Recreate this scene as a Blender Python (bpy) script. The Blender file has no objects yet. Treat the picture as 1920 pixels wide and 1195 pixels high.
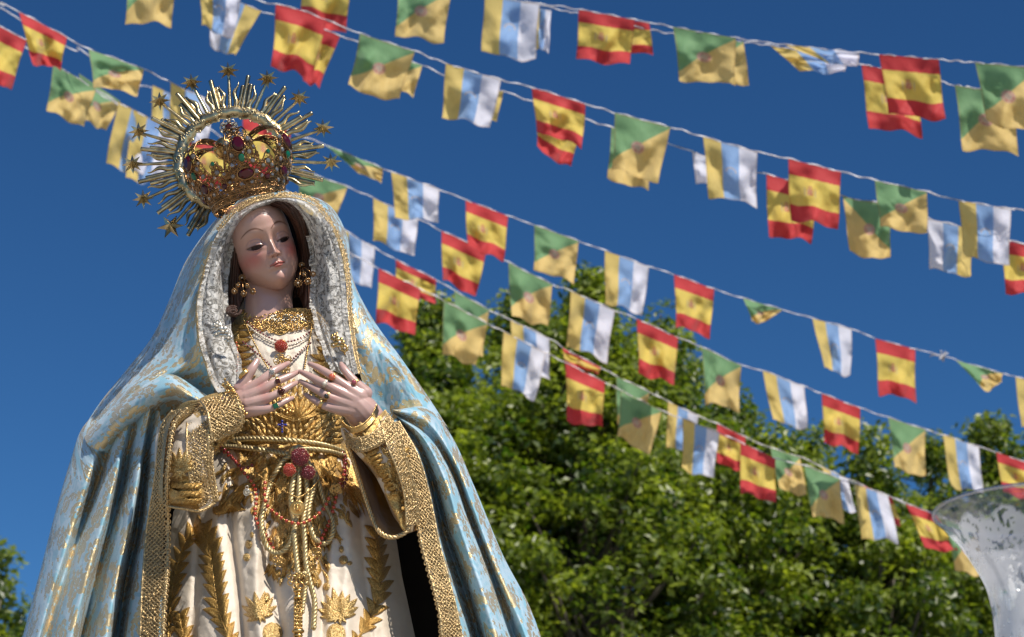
import bpy, math, random
import numpy as np
from mathutils import Vector, Matrix
random.seed(7); RNG = np.random.default_rng(7)
sc = bpy.context.scene
C = sc.collection
# ------------------------------------------------------------------ camera
PITCH = math.radians(22.0); CAMZ = 1.6
cam_d = bpy.data.cameras.new('camera'); cam = bpy.data.objects.new('camera', cam_d); C.objects.link(cam)
cam.location = (0, 0, CAMZ); cam.rotation_euler = (math.radians(90) + PITCH, 0, 0)
cam_d.lens = 70; cam_d.sensor_width = 36; cam_d.clip_start = 0.05; cam_d.clip_end = 3000
cam_d.dof.use_dof = True; cam_d.dof.focus_distance = 4.28; cam_d.dof.aperture_fstop = 7.1
sc.camera = cam
# ------------------------------------------------------------------ light
SUN = Vector((0.36, -0.50, 0.80)).normalized()
sun_el = math.asin(SUN.z); sun_az = math.atan2(SUN.x, SUN.y)
w = bpy.data.worlds.new('World'); sc.world = w; w.use_nodes = True
nt = w.node_tree; nt.nodes.clear()
sky = nt.nodes.new('ShaderNodeTexSky'); sky.sky_type = 'NISHITA'; sky.sun_disc = False
sky.sun_elevation = sun_el; sky.sun_rotation = sun_az
sky.altitude = 600; sky.air_density = 1.0; sky.dust_density = 0.25; sky.ozone_density = 3.0
tint = nt.nodes.new('ShaderNodeMix'); tint.data_type = 'RGBA'; tint.blend_type = 'MULTIPLY'; tint.inputs[0].default_value = 1.0
tint.inputs[7].default_value = (0.60, 0.84, 0.97, 1)
bgn = nt.nodes.new('ShaderNodeBackground'); bgn.inputs[1].default_value = 0.050
wo = nt.nodes.new('ShaderNodeOutputWorld')
hs = nt.nodes.new('ShaderNodeHueSaturation'); hs.inputs['Saturation'].default_value = 1.05
nt.links.new(sky.outputs[0], tint.inputs[6]); nt.links.new(tint.outputs[2], hs.inputs['Color']); gmn = nt.nodes.new('ShaderNodeGamma'); gmn.inputs[1].default_value = 1.25; nt.links.new(hs.outputs[0], gmn.inputs[0]); nt.links.new(gmn.outputs[0], bgn.inputs[0]); nt.links.new(bgn.outputs[0], wo.inputs[0])
sl = bpy.data.lights.new('sun', 'SUN'); so = bpy.data.objects.new('sun', sl); C.objects.link(so)
sl.energy = 5.0; sl.angle = math.radians(0.5); sl.color = (1.0, 0.94, 0.85)
so.rotation_euler = SUN.to_track_quat('Z', 'Y').to_euler(); so.location = (0, 0, 30)
sc.view_settings.view_transform = 'Standard'; sc.view_settings.look = 'None'
sc.view_settings.exposure = 0.28; sc.view_settings.gamma = 1.0; sc.view_settings.use_curve_mapping = False
sc.render.engine = 'CYCLES'
sc.cycles.max_bounces = 8; sc.cycles.transparent_max_bounces = 24; sc.cycles.sample_clamp_indirect = 6.0
sc.cycles.use_denoising = True
# ------------------------------------------------------------------ geometry of the shot: a pixel ray meets the upright plane y = Y
FPX = 70 / 36 * 1920
def at(px, py, Y):
    px = np.asarray(px, float); py = np.asarray(py, float); Y = np.asarray(Y, float)
    cx = (px - 960) / FPX; cz = (597.5 - py) / FPX
    dy = math.cos(PITCH) - cz * math.sin(PITCH); dz = math.sin(PITCH) + cz * math.cos(PITCH)
    t = Y / dy
    return np.stack(np.broadcast_arrays(cx * t, Y + 0 * t, CAMZ + dz * t), -1)
YS = 4.0                       # the statue's upright plane; w = metres in front of it
PX = 1 / 868.0                 # metres per photograph pixel at the statue
def S(px, py, w=0.0): return at(px, py, YS - np.asarray(w, float))
def sm(a, b, x):
    t = np.clip((np.asarray(x, float) - a) / (b - a), 0, 1); return t * t * (3 - 2 * t)
def hsh(ix, iy, seed):
    h = (ix.astype(np.int64) * 374761393 + iy.astype(np.int64) * 668265263 + seed * 1442695041) & 0xffffffff
    h = ((h ^ (h >> 13)) * 1274126177) & 0xffffffff
    return ((h ^ (h >> 16)) & 0xffffff) / float(0xffffff)
def vnoise(x, y, seed=0):
    x = np.asarray(x, float); y = np.asarray(y, float)
    ix = np.floor(x); iy = np.floor(y); fx = x - ix; fy = y - iy
    fx = fx * fx * (3 - 2 * fx); fy = fy * fy * (3 - 2 * fy)
    a = hsh(ix, iy, seed); b = hsh(ix + 1, iy, seed); c = hsh(ix, iy + 1, seed); d = hsh(ix + 1, iy + 1, seed)
    return (a * (1 - fx) + b * fx) * (1 - fy) + (c * (1 - fx) + d * fx) * fy - 0.5
def fbm(x, y, seed=0, o=3):
    r = 0; a = 1
    for k in range(o): r = r + a * vnoise(x * 2 ** k, y * 2 ** k, seed + k); a *= .5
    return r
def cr(P, t):
    P = np.asarray(P, float); n = len(P); t = np.clip(np.asarray(t, float), 0, n - 1 - 1e-9)
    i = np.floor(t).astype(int); f = (t - i)
    f = f.reshape(f.shape + (1,) * (P.ndim - 1))
    p1 = P[i]; p2 = P[i + 1]; p0 = np.where((i > 0).reshape(f.shape), P[np.maximum(i - 1, 0)], 2 * p1 - p2)
    p3 = np.where((i < n - 2).reshape(f.shape), P[np.minimum(i + 2, n - 1)], 2 * p2 - p1)
    return .5 * (2 * p1 + (p2 - p0) * f + (2 * p0 - 5 * p1 + 4 * p2 - p3) * f ** 2 + (3 * p1 - p0 - 3 * p2 + p3) * f ** 3)
def resample(P, n, npx=2):
    P = np.asarray(P, float)
    d = np.r_[0, np.cumsum(np.linalg.norm(np.diff(P[:, :npx], axis=0), axis=1))]
    T = np.interp(np.linspace(0, d[-1], n), d, np.arange(len(P)))
    return cr(P, T)
def loft(rails, nt_, ns):
    R = np.stack([resample(r, nt_) for r in rails])      # k, nt, 3
    return np.swapaxes(cr(R, np.linspace(0, len(rails) - 1, ns)), 0, 1)   # nt, ns, 3
# ------------------------------------------------------------------ mesh helpers
def setprops(o, label=None, cat=None, group=None, kind=None):
    if label: o['label'] = label
    if cat: o['category'] = cat
    if group: o['group'] = group
    if kind: o['kind'] = kind
    return o
def empty(name, loc, label, cat, group=None):
    o = bpy.data.objects.new(name, None); C.objects.link(o); o.location = Vector(loc); o.empty_display_size = .05
    setprops(o, label, cat, group); return o
def mesh_np(name, V, F, mat=None, parent=None, smooth=True, uv=None, attrs=None, mi=None, mats=None):
    """V (n,3) world; F (m,k) ints or list of arrays of differing k"""
    me = bpy.data.meshes.new(name)
    V = np.asarray(V, float)
    if parent is not None:
        V = V - np.array(world_loc(parent))
    Fs = F if isinstance(F, list) else [F]
    Fs = [np.asarray(f, int) for f in Fs if len(f)]
    loops = np.concatenate([f.ravel() for f in Fs]); tot = np.concatenate([np.full(len(f), f.shape[1]) for f in Fs])
    st = np.r_[0, np.cumsum(tot)[:-1]]
    me.vertices.add(len(V)); me.loops.add(len(loops)); me.polygons.add(len(tot))
    me.vertices.foreach_set('co', V.ravel()); me.loops.foreach_set('vertex_index', loops.astype(np.int32))
    me.polygons.foreach_set('loop_start', st.astype(np.int32)); me.polygons.foreach_set('loop_total', tot.astype(np.int32))
    me.polygons.foreach_set('use_smooth', np.full(len(tot), smooth))
    if mi is not None: me.polygons.foreach_set('material_index', np.asarray(mi, np.int32))
    if uv is not None:
        l = me.uv_layers.new(name='UVMap'); l.data.foreach_set('uv', np.asarray(uv, float)[loops].ravel())
    for k, a in (attrs or {}).items():
        a = np.asarray(a, float)
        if a.ndim == 1:
            at_ = me.attributes.new(k, 'FLOAT', 'POINT'); at_.data.foreach_set('value', a)
        else:
            at_ = me.attributes.new(k, 'FLOAT_COLOR', 'POINT'); at_.data.foreach_set('color', np.c_[a, np.ones(len(a))].ravel())
    me.update(calc_edges=True); me.validate()
    for m in (mats or ([mat] if mat else [])): me.materials.append(m)
    o = bpy.data.objects.new(name, me); C.objects.link(o)
    if parent is not None: o.parent = parent
    return o
def world_loc(o):
    l = Vector(o.location)
    while o.parent: o = o.parent; l = l + Vector(o.location)
    return l
def gridF(nt_, ns, closed=False, off=0):
    i = np.arange(nt_ - 1)[:, None]; j = np.arange(ns if closed else ns - 1)[None]
    a = i * ns + j; b = i * ns + (j + 1) % ns
    return np.stack([a, b, b + ns, a + ns], -1).reshape(-1, 4) + off
def arc_uv(P):
    du = np.linalg.norm(np.diff(P, axis=1), axis=-1); dv = np.linalg.norm(np.diff(P, axis=0), axis=-1)
    u = np.concatenate([np.zeros((P.shape[0], 1)), np.cumsum(du, 1)], 1); u = u - u.mean(1, keepdims=True)
    v = np.cumsum(np.r_[0, dv.mean(1)])[:, None] + 0 * u
    return np.stack([u, v], -1)
def surf(name, G, mat, parent=None, attrs=None, uv=None, thick=0):
    """G (nt,ns,3) world grid"""
    n, s = G.shape[:2]; uvv = arc_uv(G) if uv is None else uv
    V = G.reshape(-1, 3); F = gridF(n, s); U = uvv.reshape(-1, 2)
    A = {k: np.asarray(a).reshape(n * s, -1).squeeze() for k, a in (attrs or {}).items()}
    if thick:
        V2 = V + np.array([0, thick, 0]); m = n * s
        F2 = F[:, ::-1] + m
        e = np.concatenate([np.arange(s), np.arange(1, n) * s + s - 1, (n - 1) * s + np.arange(s - 2, -1, -1), np.arange(n - 2, 0, -1) * s])
        e2 = np.roll(e, -1); side = np.stack([e2, e, e + m, e2 + m], -1)
        V = np.r_[V, V2]; F = np.r_[F, F2, side]; U = np.r_[U, U]; A = {k: np.concatenate([a, a]) for k, a in A.items()}
    return mesh_np(name, V, F, mat, parent, uv=U, attrs=A)
class MB:
    def __init__(s): s.V = []; s.F3 = []; s.F4 = []; s.n = 0; s.U = []
    def add(s, V, F4=None, F3=None, U=None):
        V = np.asarray(V, float); s.V.append(V)
        s.U.append(np.zeros((len(V), 2)) if U is None else np.asarray(U).reshape(-1, 2))
        if F4 is not None and len(F4): s.F4.append(np.asarray(F4) + s.n)
        if F3 is not None and len(F3): s.F3.append(np.asarray(F3) + s.n)
        s.n += len(V)
    def build(s, name, mat, parent=None, smooth=True, **k):
        F = [np.concatenate(x) for x in (s.F4, s.F3) if x]
        return mesh_np(name, np.concatenate(s.V), F, mat, parent, smooth, uv=np.concatenate(s.U), **k)
    def tube(s, P, r, k=8, cap=True, twist=0, flat=1.0):
        P = np.asarray(P, float); n = len(P); r = np.broadcast_to(np.asarray(r, float), (n,))
        T = np.gradient(P, axis=0); T /= np.linalg.norm(T, axis=1, keepdims=True) + 1e-12
        ref = np.array([0, -1., 0.3]); ref = ref / np.linalg.norm(ref)
        A = np.cross(T, ref); bad = np.linalg.norm(A, axis=1) < .05; A[bad] = np.cross(T[bad], [1., 0, 0])
        A /= np.linalg.norm(A, axis=1, keepdims=True); B = np.cross(T, A)
        th = np.linspace(0, 2 * np.pi, k, endpoint=False)[None] + twist * np.arange(n)[:, None]
        V = P[:, None] + r[:, None, None] * (np.cos(th)[..., None] * A[:, None] + flat * np.sin(th)[..., None] * B[:, None])
        U = np.stack([np.broadcast_to(th / 6.283, th.shape), np.broadcast_to(np.r_[0, np.cumsum(np.linalg.norm(np.diff(P, axis=0), axis=1))][:, None], th.shape)], -1)
        F3 = None
        if cap:
            F4 = gridF(n, k, True)
            V = np.r_[V.reshape(-1, 3), P[:1], P[-1:]]; m = n * k; U = np.r_[U.reshape(-1, 2), U[0, :1], U[-1, :1]]
            j = np.arange(k); F3 = np.r_[np.stack([(j + 1) % k, j, 0 * j + m], -1), np.stack([(n - 1) * k + j, (n - 1) * k + (j + 1) % k, 0 * j + m + 1], -1)]
            s.add(V, F4, F3, U)
        else: s.add(V.reshape(-1, 3), gridF(n, k, True), None, U.reshape(-1, 2))
    def ball(s, c, r, sc_=(1, 1, 1), R=None, k=8, m=6):
        a = np.linspace(0, np.pi, m)[:, None]; b = np.linspace(0, 2 * np.pi, k, endpoint=False)[None]
        V = np.stack(np.broadcast_arrays(np.sin(a) * np.cos(b), np.sin(a) * np.sin(b), np.cos(a)), -1).reshape(-1, 3) * r * np.asarray(sc_)
        if R is not None: V = V @ np.asarray(R).T
        s.add(V + np.asarray(c), gridF(m, k, True)[:, ::-1])
    def ring(s, c, R, r, M=None, k=16, m=6, sy=1.0):
        a = np.linspace(0, 2 * np.pi, k, endpoint=False)[:, None]; b = np.linspace(0, 2 * np.pi, m, endpoint=False)[None]
        V = np.stack(np.broadcast_arrays((R + r * np.cos(b)) * np.cos(a), (R + r * np.cos(b)) * np.sin(a) * sy, r * np.sin(b)), -1)
        if M is not None: V = V @ np.asarray(M).T
        F = gridF(k, m, True); last = np.stack([(k - 1) * m + np.arange(m), (k - 1) * m + (np.arange(m) + 1) % m, (np.arange(m) + 1) % m, np.arange(m)], -1)
        s.add(V.reshape(-1, 3) + np.asarray(c), np.r_[F, last])
    def box(s, c, h, R=None):
        V = np.array([[x, y, z] for x in (-1, 1) for y in (-1, 1) for z in (-1, 1)], float) * np.asarray(h)
        if R is not None: V = V @ np.asarray(R).T
        s.add(V + np.asarray(c), [[0, 1, 3, 2], [4, 6, 7, 5], [0, 4, 5, 1], [2, 3, 7, 6], [0, 2, 6, 4], [1, 5, 7, 3]])
def ico_pts(P, r, mb, k=8, m=6):
    for p in P: mb.ball(p, r, k=k, m=m)
# basis facing the camera: columns right, up, toward the camera
VR = np.array([[1, 0, 0], [0, -math.sin(PITCH), math.cos(PITCH)], [0, -math.cos(PITCH), -math.sin(PITCH)]]).T
def rotz2(a): return np.array([[math.cos(a), -math.sin(a), 0], [math.sin(a), math.cos(a), 0], [0, 0, 1]])
def rotx(a): return np.array([[1, 0, 0], [0, math.cos(a), -math.sin(a)], [0, math.sin(a), math.cos(a)]])
def roty(a): return np.array([[math.cos(a), 0, math.sin(a)], [0, 1, 0], [-math.sin(a), 0, math.cos(a)]])
# ------------------------------------------------------------------ materials
class N:
    def __init__(s, name):
        s.m = bpy.data.materials.new(name); s.m.use_nodes = True; s.t = s.m.node_tree; s.t.nodes.clear()
        s.out = s.t.nodes.new('ShaderNodeOutputMaterial')
    def n(s, ty, **kw):
        nd = s.t.nodes.new('ShaderNode' + ty)
        for k, v in kw.items():
            if k.startswith('_'): setattr(nd, k[1:], v)
            else:
                key = int(k[1:]) if k[0] == 'i' and k[1:].isdigit() else k.replace('__', ' ')
                s.set(nd.inputs[key], v)
        return nd
    def set(s, inp, v):
        if isinstance(v, bpy.types.Node): v = v.outputs[0]
        if isinstance(v, bpy.types.NodeSocket): s.t.links.new(v, inp)
        elif isinstance(v, tuple) and len(v) == 3 and inp.type == 'RGBA': inp.default_value = (*v, 1)
        else: inp.default_value = v
    def M(s, op, a, b=0.0, c=0.0):
        nd = s.t.nodes.new('ShaderNodeMath'); nd.operation = op
        s.set(nd.inputs[0], a); s.set(nd.inputs[1], b); s.set(nd.inputs[2], c); return nd.outputs[0]
    def mix(s, f, a, b, blend='MIX'):
        nd = s.t.nodes.new('ShaderNodeMix'); nd.data_type = 'RGBA'; nd.blend_type = blend
        s.set(nd.inputs[0], f); s.set(nd.inputs[6], a); s.set(nd.inputs[7], b); return nd.outputs[2]
    def sst(s, x, a, b):
        nd = s.t.nodes.new('ShaderNodeMapRange'); nd.interpolation_type = 'SMOOTHSTEP'
        s.set(nd.inputs[0], x); nd.inputs[1].default_value = a; nd.inputs[2].default_value = b; return nd.outputs[0]
    def attr(s, name, fac=True):
        nd = s.t.nodes.new('ShaderNodeAttribute'); nd.attribute_name = name; return nd.outputs[2] if fac else nd.outputs[0]
    def noise(s, scale, detail=2.0, rough=.5, vec=None, dist=0.0):
        nd = s.t.nodes.new('ShaderNodeTexNoise'); nd.inputs['Scale'].default_value = scale; nd.inputs['Detail'].default_value = detail
        nd.inputs['Roughness'].default_value = rough; nd.inputs['Distortion'].default_value = dist
        s.set(nd.inputs['Vector'], vec if vec is not None else s.obj()); return nd.outputs[0]
    def obj(s):
        if not hasattr(s, '_tc'): s._tc = s.t.nodes.new('ShaderNodeTexCoord')
        return s._tc.outputs['Object']
    def uv(s):
        s.obj(); return s._tc.outputs['UV']
    def scalev(s, v, sx, sy, sz=1):
        nd = s.t.nodes.new('ShaderNodeMapping'); s.set(nd.inputs[0], v); nd.inputs[3].default_value = (sx, sy, sz); return nd.outputs[0]
    def bump(s, h, strength=.3, dist=.001):
        nd = s.t.nodes.new('ShaderNodeBump'); nd.inputs['Strength'].default_value = strength; nd.inputs['Distance'].default_value = dist
        s.set(nd.inputs['Height'], h); return nd.outputs[0]
    def bsdf(s, **kw):
        nd = s.t.nodes.new('ShaderNodeBsdfPrincipled')
        for k, v in kw.items(): s.set(nd.inputs[k.replace('__', ' ')], v)
        return nd.outputs[0]
    def fin(s, sh): s.t.links.new(sh, s.out.inputs[0]); return s.m
def simple(name, col, rough=.5, metal=0.0, bscale=0, bstr=.3, bdist=.0005, var=0.0, vscale=20, **kw):
    n = N(name); c = col
    if var:
        f = n.noise(vscale, 3); c = n.mix(n.sst(f, .35, .65), tuple(x * (1 - var) for x in col), tuple(min(1, x * (1 + var)) for x in col))
    a = dict(Base__Color=c, Roughness=rough, Metallic=metal, **kw)
    if bscale: a['Normal'] = n.bump(n.noise(bscale, 3, .6), bstr, bdist)
    return n.fin(n.bsdf(**a))
MT = {}
MT['gold'] = simple('polished_gold', (.62, .40, .15), .28, 1, 160, .5, .0012, .25, 60)
MT['oldgold'] = simple('worn_silver_gilt', (.48, .385, .22), .30, 1, 90, .6, .0015, .3, 40)
MT['darkgold'] = simple('crown_gold', (.30, .165, .07), .22, 1, 200, .9, .0012, .3, 60)
MT['cord'] = simple('metallic_cord', (.50, .39, .20), .42, .75, 900, .6, .0005, .2, 150)
MT['ruby'] = simple('ruby_stone', (.045, .0006, .002), .10, 0, IOR=1.5, Specular__IOR__Level=.5)
MT['coral'] = simple('coral_bead', (.42, .045, .02), .2, 0, Coat__Weight=.5)
MT['redbead'] = simple('garnet_bead', (.16, .008, .012), .15, 0, Coat__Weight=.8)
MT['emerald'] = simple('emerald_stone', (.002, .10, .05), .08, 0, IOR=1.5)
MT['crystal'] = simple('clear_crystal', (.55, .55, .55), .04, .0, IOR=1.8, Transmission__Weight=.8)
MT['pearl'] = simple('pearl_bead', (.62, .55, .45), .2, .2)
MT['blue'] = simple('blue_enamel', (.01, .02, .25), .2)
MT['silver'] = simple('silver_metal', (.60, .55, .46), .3, .8, 120, .5, .001)
MT['black'] = simple('dark_wood', (.012, .008, .006), .6, 0, 40, .3, .001, .3)
# ------------------------------------------------------------------ ground
def ground():
    n = N('plaza_stone')
    br = n.n('TexBrick', Scale=1.0, Mortar__Size=.012, Color1=(.34, .31, .27), Color2=(.29, .27, .24), Mortar=(.16, .15, .13))
    n.set(br.inputs[0], n.scalev(n.obj(), 1.6, 1.6))
    m = n.fin(n.bsdf(Base__Color=n.mix(n.noise(.4, 4), br.outputs[0], (.4, .37, .32)), Roughness=.8))
    o = mesh_np('ground', [(-900, -300, 0), (900, -300, 0), (900, 1500, 0), (-900, 1500, 0)], np.array([[0, 1, 2, 3]]), m, smooth=False)
    setprops(o, kind='structure')
ground()
# ------------------------------------------------------------------ trees
def leafmat():
    n = N('tree_leaf')
    a = n.attr('tone'); 
    col = n.mix(a, (.018, .042, .004), (.25, .30, .02))
    d = n.bsdf(Base__Color=col, Roughness=.42, Specular__IOR__Level=.55)
    t = n.n('BsdfTranslucent', Color=n.mix(a, (.08, .19, .008), (.66, .78, .04)))
    mx = n.n('MixShader', Fac=.37); n.t.links.new(d, mx.inputs[1]); n.t.links.new(t.outputs[0], mx.inputs[2])
    return n.fin(mx.outputs[0])
MT['leaf'] = leafmat()
MT['bark'] = simple('tree_bark', (.10, .085, .065), .85, 0, 12, .8, .02, .35, 5)
def tree(cx, cy, top, spread, depth, seed, label, nleaf, base=3.0, lobes=None, ls=1.0):
    """trunk from the ground, limbs out to leaf clumps; crown = leaf-sized faces in clumps"""
    r = np.random.default_rng(seed)
    root = empty('tree', (cx, cy, 0), label, 'tree', 'trees behind the bunting')
    mb = MB()
    z = np.linspace(0, top * .86, 14)
    tr = np.stack([cx + .18 * np.sin(z * .9 + seed), cy + .15 * np.cos(z * .7 + seed), z], -1)
    mb.tube(tr, np.linspace(.24, .035, 14), 10)
    # clumps
    nleaf = int(nleaf * 1.25); ncl = int(nleaf / 85)
    cl = []
    while len(cl) < ncl:
        p = r.uniform(-1, 1, 3); rad = np.linalg.norm(p)
        if rad > 1: continue
        if rad < .55 and r.random() < .75: continue
        zz = (p[2] + 1) / 2; wz = math.sin(math.pi * min(1, (zz * .93 + .12))) ** .6 * (1.0 if zz < .5 else 1 - .25 * (zz - .5))
        x = cx + p[0] * spread * wz; y = cy + p[1] * depth * wz; zc = base + (top - base) * zz
        bump = 1 + .22 * math.sin(3 * math.atan2(p[0], p[1]) + seed) + .14 * math.sin(7 * p[0] + 5 * zz + seed)
        zc = base + (zc - base) * (0.9 + .12 * bump) if zz > .5 else zc
        cl.append((cx + (x - cx) * bump, y, min(zc, top + .1)))
    cl = np.array(cl)
    for c in cl[:: max(1, len(cl) // 90)]:
        k = int(np.clip(np.interp(c[2] - .9, z, np.arange(14)), 2, 12)); a = tr[k]; mid = (a + c) / 2 + np.array([0, 0, -.12])
        mb.tube(cr(np.array([a, mid, c]), np.linspace(0, 2, 7)), np.linspace(.055, .012, 7), 5)
    mb.build('trunk', MT['bark'], root)
    n = nleaf; ci = r.integers(0, len(cl), n); cr_ = r.uniform(.18, .46, len(cl))
    d = r.normal(size=(n, 3)); d /= np.linalg.norm(d, axis=1, keepdims=True)
    pos = cl[ci] + d * (cr_[ci] * r.uniform(.25, 1, n) ** .6)[:, None] * np.array([1.15, 1.15, .75])
    nrm = d * .7 + r.normal(size=(n, 3)) * .7 + np.array([0, -.1, .75]); nrm /= np.linalg.norm(nrm, axis=1, keepdims=True)
    ax = np.cross(nrm, r.normal(size=(n, 3))); ax /= np.linalg.norm(ax, axis=1, keepdims=True); bx = np.cross(nrm, ax)
    L = r.uniform(.034, .074, n)[:, None] * ls; W = L * r.uniform(.6, .85, n)[:, None]
    v0 = pos - ax * L; v1 = pos + bx * W * .8 + nrm * L * .18 - ax * L * .1; v2 = pos + ax * L - nrm * L * .1; v3 = pos - bx * W * .8 + nrm * L * .18 - ax * L * .1
    V = np.stack([v0, v1, v2, v3], 1).reshape(-1, 3); i = np.arange(n)[:, None] * 4
    F = np.r_[i + [[0, 1, 2]], i + [[0, 2, 3]]]
    tc = r.uniform(0, 1, len(cl)); tone = np.clip((tc[ci] ** 2) * .65 + r.uniform(0, 1, n) ** 2.2 * .5, 0, 1)
    o = mesh_np('crown', V, F, MT['leaf'], root, smooth=False, attrs={'tone': np.repeat(tone, 4)})
    setprops(o, kind='stuff')
def top_at(px, py, Y): return float(at(px, py, Y)[2])
def x_at(px, Y, py=800): return float(at(px, py, Y)[0])
for px, py, Y, sw, dp, sd, lab, nl in [
    (1110, 545, 24, 2.2, 1.9, 3, 'tallest dense tree of the row with the round top above the strings', 42000),
    (815, 592, 24.0, 2.3, 2.0, 5, 'leafy tree just right of the statue, its top beside her shoulder', 42000),
    (1370, 735, 25, 2.0, 1.9, 8, 'leafy tree with ragged top between the tall round one and the right pair', 34000),
    (1630, 838, 24.5, 2.0, 1.8, 11, 'lower bushy green tree standing left of the glass vase rim', 30000),
    (1510, 800, 27, 1.9, 1.7, 37, 'tree set back between the ragged one and the bushy one', 22000),
    (1740, 850, 27.5, 1.9, 1.6, 41, 'low tree set back just left of the vase rim', 20000),
    (1850, 818, 26, 2.3, 1.8, 14, 'rightmost tree behind the glass vase', 34000),
    (985, 560, 26.5, 2.1, 1.8, 31, 'broad tree filling the gap between the shoulder tree and the tallest one', 26000),
    (1245, 600, 27, 1.7, 1.6, 19, 'green tree half hidden behind the tallest one', 16000),
    (20, 1000, 26, .85, 1.2, 22, 'small leafy tree at the far left behind the mantle', 9000)]:
    t = top_at(px, py, Y)
    tree(x_at(px, Y), Y, t, sw, dp, sd, lab, nl, base=max(2.2, t - 7.5))
# ------------------------------------------------------------------ bunting
def flagmat(kind):
    n = N({'S': 'red_yellow_striped_cloth', 'G': 'green_yellow_diagonal_cloth', 'C': 'yellow_blue_white_cloth'}[kind])
    sep = n.n('SeparateXYZ', i0=n.uv()); u, v = sep.outputs[0], sep.outputs[1]
    M = n.M
    wob = M('MULTIPLY', M('SUBTRACT', n.noise(18, 3, vec=n.uv()), .5), .02)
    uu = M('ADD', u, wob); vv = M('ADD', v, wob)
    if kind == 'S':
        red = (.62, .055, .060); yel = (.78, .60, .13)
        s = M('ADD', n.sst(vv, .745, .755), M('SUBTRACT', 1, n.sst(vv, .265, .275))); base = n.mix(s, yel, red); cu, cv = .42, .51
    elif kind == 'G':
        g = (.20, .38, .18); yel = (.76, .56, .21)
        base = n.mix(n.sst(M('SUBTRACT', vv, M('ADD', .17, M('MULTIPLY', uu, .80))), -.006, .006), yel, g); cu, cv = .47, .5
    else:
        base = n.mix(n.sst(uu, .325, .335), (.74, .56, .18), (.27, .44, .74)); base = n.mix(n.sst(uu, .655, .665), base, (.78, .78, .88)); cu, cv = .5, .5
    du = M('SUBTRACT', u, cu); dv = M('MULTIPLY', M('SUBTRACT', v, cv), 1.25)
    r = M('SQRT', M('ADD', M('MULTIPLY', du, du), M('MULTIPLY', dv, dv)))
    nz = n.noise(30, 2, vec=n.uv()); nz2 = n.noise(45, 1, vec=n.scalev(n.uv(), 1, 1.3))
    inside = lambda d, a: M('SUBTRACT', 1.0, n.sst(d, a - .012, a + .012))
    if kind == 'S':
        # shield, crown above and a pillar at each side
        ax = M('ABSOLUTE', du); ay = M('ABSOLUTE', dv)
        shield = inside(M('MAXIMUM', ax, M('MULTIPLY', ay, .8)), .055)
        crown = inside(M('MAXIMUM', M('MULTIPLY', ax, .9), M('ABSOLUTE', M('SUBTRACT', dv, .105))), .036)
        pil = inside(M('MAXIMUM', M('ABSOLUTE', M('SUBTRACT', ax, .10)), M('MULTIPLY', ay, .18)), .013)
        sc_ = n.mix(n.sst(nz, .46, .54), (.52, .10, .08), (.66, .40, .28))
        base = n.mix(M('MULTIPLY', pil, .6), base, (.42, .36, .36)); base = n.mix(M('MULTIPLY', crown, .8), base, (.58, .26, .12)); base = n.mix(M('MULTIPLY', shield, .85), base, sc_)
    elif kind == 'G':
        ring = M('MULTIPLY', inside(r, .105), n.sst(r, .065, .085)); core = inside(r, .06)
        base = n.mix(M('MULTIPLY', inside(r, .135), .55), base, (.62, .34, .30)); base = n.mix(M('MULTIPLY', ring, .95), base, n.mix(n.sst(nz, .45, .55), (.50, .10, .14), (.6, .42, .36)))
        base = n.mix(M('MULTIPLY', core, .8), base, n.mix(n.sst(nz2, .42, .58), (.40, .36, .30), (.70, .52, .46)))
    else:
        arc = M('MULTIPLY', M('MULTIPLY', inside(r, .115), n.sst(r, .07, .09)), n.sst(dv, -.02, .01))
        isl = inside(M('MAXIMUM', M('ABSOLUTE', M('MULTIPLY', du, 1.4)), M('ABSOLUTE', M('ADD', dv, .03))), .025)
        base = n.mix(M('MULTIPLY', arc, .75), base, n.mix(n.sst(nz, .42, .58), (.50, .38, .30), (.6, .56, .56))); base = n.mix(M('MULTIPLY', isl, .3), base, (.5, .48, .4))
    # stitched hem, a little darker where the cloth is double
    hem = n.sst(M('MAXIMUM', M('ABSOLUTE', M('SUBTRACT', u, .5)), M('ABSOLUTE', M('SUBTRACT', v, .5))), .47, .48)
    base = n.mix(M('MULTIPLY', hem, .35), base, (.35, .2, .06) if kind != 'S' else (.3, .02, .02))
    bp = n.bump(n.noise(22, 4, .6, vec=n.scalev(n.uv(), 1.6, .6), dist=.6), .6, .006)
    d = n.bsdf(Base__Color=base, Roughness=.62, Sheen__Weight=.15, Normal=bp, Specular__IOR__Level=.25)
    t = n.n('BsdfTranslucent', Color=base, Normal=bp); mx = n.n('MixShader', Fac=.5); n.t.links.new(d, mx.inputs[1]); n.t.links.new(t.outputs[0], mx.inputs[2])
    return n.fin(mx.outputs[0])
for k in 'SGC': MT['flag' + k] = flagmat(k)
def ropemat():
    n = N('twisted_white_tape'); sep = n.n('SeparateXYZ', i0=n.uv())
    s = n.M('SINE', n.M('ADD', n.M('MULTIPLY', sep.outputs[1], 46), n.M('MULTIPLY', sep.outputs[0], 6.28)))
    return n.fin(n.bsdf(Base__Color=n.mix(n.sst(s, -.3, .5), (.30, .28, .30), (.66, .64, .66)), Roughness=.4))
MT['rope'] = ropemat()
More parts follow.
